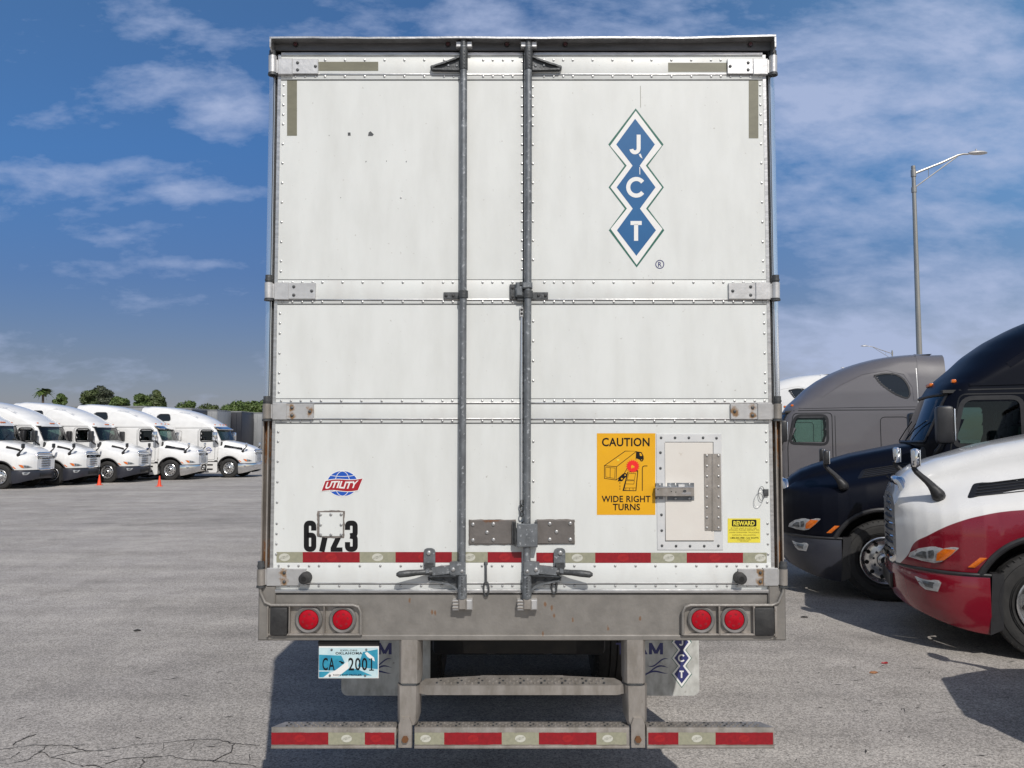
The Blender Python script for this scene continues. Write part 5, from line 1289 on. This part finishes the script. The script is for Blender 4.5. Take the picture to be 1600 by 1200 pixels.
    q = MB(); q.tube([(XR - .18, .85, 1.0), (XR - .18, .85, 3.5)], .07, 'chrome', 12); q.build('exhaust_stack', R_)
    XR, XF, TEAR = XR0, XF0, T0
    # ---- wheels
    protos = TRW
    for (x, ys_, dual) in ((0, 1.02, 0), (-4.75, .95, 1), (-6.05, .95, 1)):
        for s in (-1, 1):
            key = 'f' if not dual else 'd'
            if key not in protos:
                a, b = (wt, wr_) if not dual else (wtd, wrd); w = a.build('wheel', R_); r = b.build('rim', w); protos[key] = w
            else: w = copy_tree(protos[key], R_)
            w.location = (x, s * ys_, .52 if not dual else .51); w.rotation_euler = (0, random.uniform(0, 1), 0 if s > 0 else pi)
            if dual:
                w2 = copy_tree(protos[key], R_); w2.location = (x, s * .62, .51); w2.rotation_euler = (0, 0, 0 if s > 0 else pi)
    return R_
TRW = {}
def yawvec(a): return (-cos(a), sin(a))
YA = radians(19)       # the row on the right points left and a little away
def place_right(px, Yside):
    """front axle centre from the near wheel's place"""
    X = (px - 800) / F * Yside; a = YA
    hx, hy_ = -cos(a), sin(a); lx, ly = -hy_, hx     # left side of the truck faces the camera
    return (X - lx * 1.12, Yside - ly * 1.12)
ROT = pi - YA
truck('nearest semi truck on the right, white hood over red wings and bumper', place_right(1632, 7.93), ROT, body='p_white', hood='p_two', bump='p_red', dz=.14, mirror=(1.12, 1.88), hw=1, group='semi trucks parked on the right')
truck('dark navy semi truck parked between the red and white truck and the grey truck', place_right(1376, 10.9), ROT, body='p_navy', bump='p_navybump', dz=-.02, mirror=(.70, 1.83), vent=((.30, 1.56), (.22, 1.68), (-.45, 1.80), (-.45, 1.68)), group='semi trucks parked on the right')
truck('satin grey semi truck with a teardrop window behind the navy truck', place_right(1171, 18.6), ROT, body='p_grey', bump='p_grey', mirror=(.9, 1.8), group='semi trucks parked on the right')
truck('white semi truck farthest on the right showing only its roof behind the grey truck', place_right(1085, 24.0), ROT, body='p_white2', mirror=(.9, 1.8), group='semi trucks parked on the right')
# a truck just outside the right edge whose shadow reaches into the picture
truck('white semi truck outside the right edge casting the shadow at the lower right', (5.2, 5.1), ROT, body='p_white2', mirror=(1.0, 1.88), group='semi trucks parked on the right')

# the white row on the left, parked in echelon, pointing right and towards the camera
AL = radians(2)
p0 = None
LW = [(360, 46.0, 'rightmost white semi truck of the left row beside the white trailer'), (268, 43.2, 'white semi truck second from the right in the left row, just behind the orange cone'),
      (172, 40.5, 'white semi truck in the middle of the left row behind the far left cone'), (85, 37.9, 'white semi truck second from the left end of the left row'), (5, 35.3, 'leftmost white semi truck cut off by the left edge of the photo')]
for i, (px, Yw, lb) in enumerate(LW):
    X = (px - 800) / F * Yw; hx, hy_ = cos(AL), -sin(AL); lx, ly = -hy_, hx   # its right side faces the camera
    loc = (X + lx * 1.1, Yw + ly * 1.1)
    if i == 2: p0 = None; kw = dict(style=0, bump='p_navybump', vent=((.62, 1.58), (.55, 1.68), (.0, 1.82), (.0, 1.72)))
    elif i == 0: kw = dict(style=1)
    if p0 is None: o = p0 = truck(lb, loc, -AL, body='p_white2', mirror=(.95, 1.8), group='white semi trucks parked on the left', long=1, **kw)
    else: o = copy_tree(p0); o.location = (*loc, 0); o['label'] = lb
    o.rotation_euler[2] = -AL + radians((0, 1.2, -1.5, .8, -.6)[i])
    if i < 2:      # round fleet badge on the door
        q = MB(); q.tube([(-1.15 + .15 * cos(t), -1.158, 1.50 + .15 * sin(t)) for t in [2 * pi * k / 20 for k in range(20)]], .014, 'utilblue', 5, closed=True)
        q.box(-1.36, -.94, -1.162, -1.152, 1.48, 1.52, 'navyink'); q.box(-1.24, -1.06, -1.162, -1.152, 1.56, 1.58, 'navyink'); q.build('door_badge', o)
# ------------------------------------------------------------------ box trailers behind the left row
M['t_grey'] = mat('trailer_grey', (.26, .27, .28), (.20, .21, .22), rough=.5, ns=2, st=(1, 1, .4), bump=.05, metal=.2)
M['t_dark'] = mat('trailer_navy', (.012, .014, .022), (.02, .022, .03), rough=.4, ns=2)
def box_trailer(label, x, y, yaw, m1, m2, h=4.1, L_=13):
    R_ = empty('box_trailer', (x, y, 0), yaw, label=label, cat='trailer', group='box trailers parked behind the left trucks')
    q = MB(); q.box(-L_, 0, -1.27, 1.27, 1.15, h, m1, .04)
    k = 0
    while k * .62 < L_ - .3:
        q.box(-.35 - k * .62, -.32 - k * .62, -1.285, -1.265, 1.3, h - .15, m1); k += 1
    q.box(-L_, 0, -1.29, 1.29, h - .08, h + .01, 't_grey'); q.box(-L_, 0, -1.29, 1.29, 1.1, 1.25, 't_grey'); q.build('body', R_)
    q = MB(); q.box(.001, .03, -1.22, 1.22, 1.3, h - .1, m2, .01); q.build('front_panel', R_)
    q = MB()
    for s in (-1, 1): q.box(-2.6, -2.45, s * .9 - .06, s * .9 + .06, .1, 1.15, 'galvdark')
    q.build('landing_gear', R_)
    for xx in (-L_ + 1.2, -L_ + 2.45):
        for s in (-1, 1):
            w = copy_tree(TRW['d'], R_); w.location = (xx, s * 1.1, .51); w.rotation_euler = (0, 0, 0 if s > 0 else pi)
lab = ['grey box trailer nearest the big trailer in the row behind the left trucks', 'black box trailer between two grey ones behind the left trucks', 'grey box trailer just left of the black one behind the left trucks', 'dark fronted box trailer hidden mostly behind the rightmost left truck', 'leftmost grey box trailer, behind the second white truck from the right']
tx = [(418, 't_grey', 't_grey'), (387, 't_dark', 't_dark'), (350, 't_grey', 't_grey'), (312, 't_grey', 't_dark'), (245, 't_grey', 't_grey')]
for i, (px, a, b) in enumerate(tx):
    Y = 63.5 - 3.0 * i; box_trailer(lab[i], (px - 800) / F * Y, Y, -AL, a, b, 4.1)

# ------------------------------------------------------------------ cones and posts
def cone(px, py, label):
    p = onground(px, py); R_ = empty('traffic_cone', (p.x, p.y, 0), .2,  label=label, cat='traffic cone', group='orange cones in front of the left trucks'); R_.scale = (.7, .7, .68)
    q = MB(); q.box(-.19, .19, -.19, .19, 0, .035, 'black' if False else 'orange', .01); q.build('base', R_)
    q = MB(); q.lathe([(.14, .03), (.125, .06), (.035, .69), (.022, .70), (.0005, .70)], 'orange', axis='Z', n=20)
    q.lathe([(.0955, .25), (.0735, .40)], 'signwhite', axis='Z', n=20); q.lathe([(.062, .48), (.0535, .54)], 'signwhite', axis='Z', n=20); q.build('body', R_, recalc=False)
cone(249, 760, 'orange traffic cone with a pale collar in front of the second white truck')
cone(155, 758, 'orange traffic cone farther left in front of the middle white truck')

# ------------------------------------------------------------------ lamp posts
def lamp(px, ptop, Y, arm, s, label, scale=1.0):
    top = at(px, ptop, Y); R_ = empty('street_lamp', (top.x, Y, 0), 0, label=label, cat='street lamp'); h = top.z; X0 = 0
    q = MB(); q.tube([(0, 0, 0), (0, 0, h * .5), (0, 0, h)], [.125 * scale, .100 * scale, .072 * scale], 'grey_pole', 20); q.disc((0, 0, h + .04), .08 * scale, (0, 0, 1), .1, 'grey_pole', 14)
    q.disc((0, 0, h - .2), .10 * scale, (0, 0, 1), .26, 'grey_pole', 14); q.disc((0, 0, h - .75 * scale - .1), .10 * scale, (0, 0, 1), .2, 'grey_pole', 14); q.build('pole', R_)
    q = MB(); A, rise = arm
    q.tube([(0, 0, h - .22), (s * A * .5, 0, h - .22 + rise * .55), (s * A * .8, 0, h - .22 + rise * .93), (s * A * .9, 0, h - .22 + rise), (s * A, 0, h - .22 + rise)], [.045 * scale, .042 * scale, .038 * scale, .034 * scale, .032 * scale], 'grey_pole', 8)
    q.tube([(0, 0, h - .78), (s * A * .8, 0, h - .22 + rise * .88)], .024 * scale, 'grey_pole', 6); q.tube([(s * A * .27, 0, h - .22 + rise * .3), (s * A * .27, 0, h - .5 + rise * .22)], .012, 'grey_pole', 5)
    q.build('arm', R_)
    q = MB(); x0 = s * A; z = h - .22 + rise
    rg = []
    for t, w, hh in ((0, .05, .05), (.10, .12, .09), (.3, .17, .12), (.55, .17, .10), (.68, .10, .05), (.72, .03, .02)):
        rg.append([(x0 + s * t, w * cos(a), z + .03 + hh * sin(a) * (.9 if sin(a) > 0 else .35)) for a in [2 * pi * k / 12 for k in range(12)]])
    q.loft(rg, 'hinge'); q.tube([(x0 + s * .3, 0, z + .1), (x0 + s * .3, 0, z + .2)], .03, 'hinge', 8); q.build('lamp_head', R_)
lamp(1427, 263, 31.5, (2.15, .78), 1, 'tall silver street lamp rising behind the grey truck')
lamp(1394, 549, 80, (2.3, .7), -1, 'distant small street lamp with its arm pointing left above the grey truck', .8)
lamp(1331, 574, 118, (.9, .1), -1, 'farthest tiny street lamp head just above the grey truck roof', 1.0)

# ------------------------------------------------------------------ trees
def leafmat(name, a, b):
    m = mat(name, a, b, rough=.6, ns=1.3, lo=.35, hi=.62); bb = m.node_tree.nodes['Principled BSDF']; bb.inputs['Subsurface Weight'].default_value = 0
    return m
LM = [leafmat('oak_leaves', (.045, .068, .022), (.085, .11, .035)), leafmat('green_leaves', (.055, .095, .022), (.10, .145, .035)), leafmat('grey_green_leaves', (.075, .085, .055), (.045, .06, .03))]
M['bark'] = mat('bark', (.09, .07, .05), (.14, .11, .08), rough=.9, ns=8, st=(1, 1, .3))
def tree(pxl, pxr, ytop, Y, seed, lm, label, dens=1.0):
    random.seed(seed); xl, xr = (pxl - 800) / F * Y, (pxr - 800) / F * Y; h = at(800, ytop - 4, Y).z; w = (xr - xl) / 2
    R_ = empty('tree', ((xl + xr) / 2, Y, 0), 0, label=label, cat='tree', group='trees beyond the parking lot')
    q = MB(); q.tube([(0, 0, 0), (.1, 0, h * .25), (.05, .1, h * .45), (0, 0, h * .75)], [.28, .22, .16, .05], 'bark', 8)
    cl = []
    ry = 1.75; rc = min(.62, .36 * w)
    for k in range(30):
        d = Vector((random.gauss(0, 1), random.gauss(0, 1), random.gauss(0, 1))).normalized() * random.uniform(.35, 1)
        r = rc * random.uniform(.7, 1.25); cl.append((Vector((d.x * (w - r * .8), d.y * w * .7, h - ry + d.z * (ry - r))), r))
    for c, r in cl[:9]: q.tube([(0, 0, h * .35), tuple(c * .6 + Vector((0, 0, h * .16))), tuple(c)], [.10, .06, .02], 'bark', 5)
    q.build('trunk', R_)
    q = MB(); vs = []; fs = []
    for c, r in cl:
        n = int(230 * dens)
        for _ in range(n):
            d = Vector((random.gauss(0, 1), random.gauss(0, 1), random.gauss(0, 1))).normalized(); rad = r * random.uniform(.45, 1.08) ** .6
            p = c + Vector((d.x * rad, d.y * rad, d.z * rad * .75)); s = random.uniform(.08, .17)
            a = Vector((random.gauss(0, 1), random.gauss(0, 1), random.gauss(0, 1))).normalized(); b = a.cross(d + Vector((.1, .2, .3))).normalized(); o = len(vs)
            vs += [p - a * s, p + b * s * .5, p + a * s, p - b * s * .5]; fs.append((o, o + 1, o + 2, o + 3))
    q.add(vs, fs, lm); q.build('crown', R_, smooth=0, recalc=False)
for i, a in enumerate([(118, 158, 607, 84, 11, LM[0], 'low rounded tree left of the tall grey-green tree'), (138, 180, 600, 88, 12, LM[2], 'tall grey-green tree, highest of the trees on the left'), (168, 208, 612, 82, 13, LM[1], 'bright green tree just right of the tall grey-green one'),
                       (204, 236, 613, 80, 14, LM[1], 'dense green tree left half of the middle clump'), (224, 262, 609, 82, 15, LM[0], 'dense tree with a pointed top in the middle clump'),
                       (264, 318, 626, 84, 16, LM[1], 'low green tree behind the rightmost white truck roof'), (306, 356, 625, 88, 17, LM[0], 'low dark tree between the two right clumps'),
                       (342, 392, 622, 84, 18, LM[1], 'round green tree left of the big trailer'), (372, 430, 619, 86, 19, LM[1], 'green tree partly hidden by the big trailer corner'),
                       (-30, 30, 640, 110, 20, LM[0], 'far low tree at the left edge'), (80, 106, 612, 96, 22, LM[1], 'small green tree right of the palm')]):
    tree(*a)
# wide mass of far trees along the horizon
for i, (a, b, t) in enumerate(((1180, 1260, 652), (1255, 1340, 648), (1335, 1440, 655), (-160, -60, 650), (-260, -150, 646), (1560, 1700, 645), (430, 520, 640), (510, 600, 644))):
    tree(a, b, t, 150, 40 + i, LM[i % 2], ['far tree line clump behind the white truck roof', 'far tree behind the grey truck', 'far tree behind the navy truck', 'tree beyond the left edge of the photo', 'tree well beyond the left edge of the photo', 'tree beyond the right edge of the photo', 'tree hidden behind the left half of the big trailer', 'tree hidden behind the middle of the big trailer'][i], .5)
# palm
def palm(px, ytop, Y, label):
    h = at(800, ytop, Y).z; X = (px - 800) / F * Y; random.seed(33); R_ = empty('palm_tree', (X, Y, 0), 0, label=label, cat='palm tree')
    q = MB(); q.tube([(0, 0, 0), (.1, 0, h * .5), (0, 0, h - .6)], [.2, .14, .12], 'bark', 8); q.build('trunk', R_)
    q = MB()
    for k in range(22):
        a = 2 * pi * k / 22 + random.uniform(-.1, .1); el = random.uniform(-.5, 1.0); L_ = random.uniform(.8, 1.15); prev = None
        for j in range(9):
            t = j / 8; p = Vector((cos(a) * L_ * t * cos(el * (1 - t * .5)), sin(a) * L_ * t, h - .65 + L_ * t * sin(el) - .55 * t * t)); 
            if prev is not None:
                for s in (-1, 1):
                    d = Vector((-sin(a), cos(a), -.35)) * s * .30 * sin(pi * min(1, t + .12)); q.add([prev, p, p + d + Vector((cos(a) * .1, sin(a) * .1, 0)), prev + d * .9], [(0, 1, 2, 3)], LM[1])
            prev = p
    q.build('crown', R_, smooth=0, recalc=False)
palm(66, 601, 90, 'small palm crown rising above the white trucks at the far left')
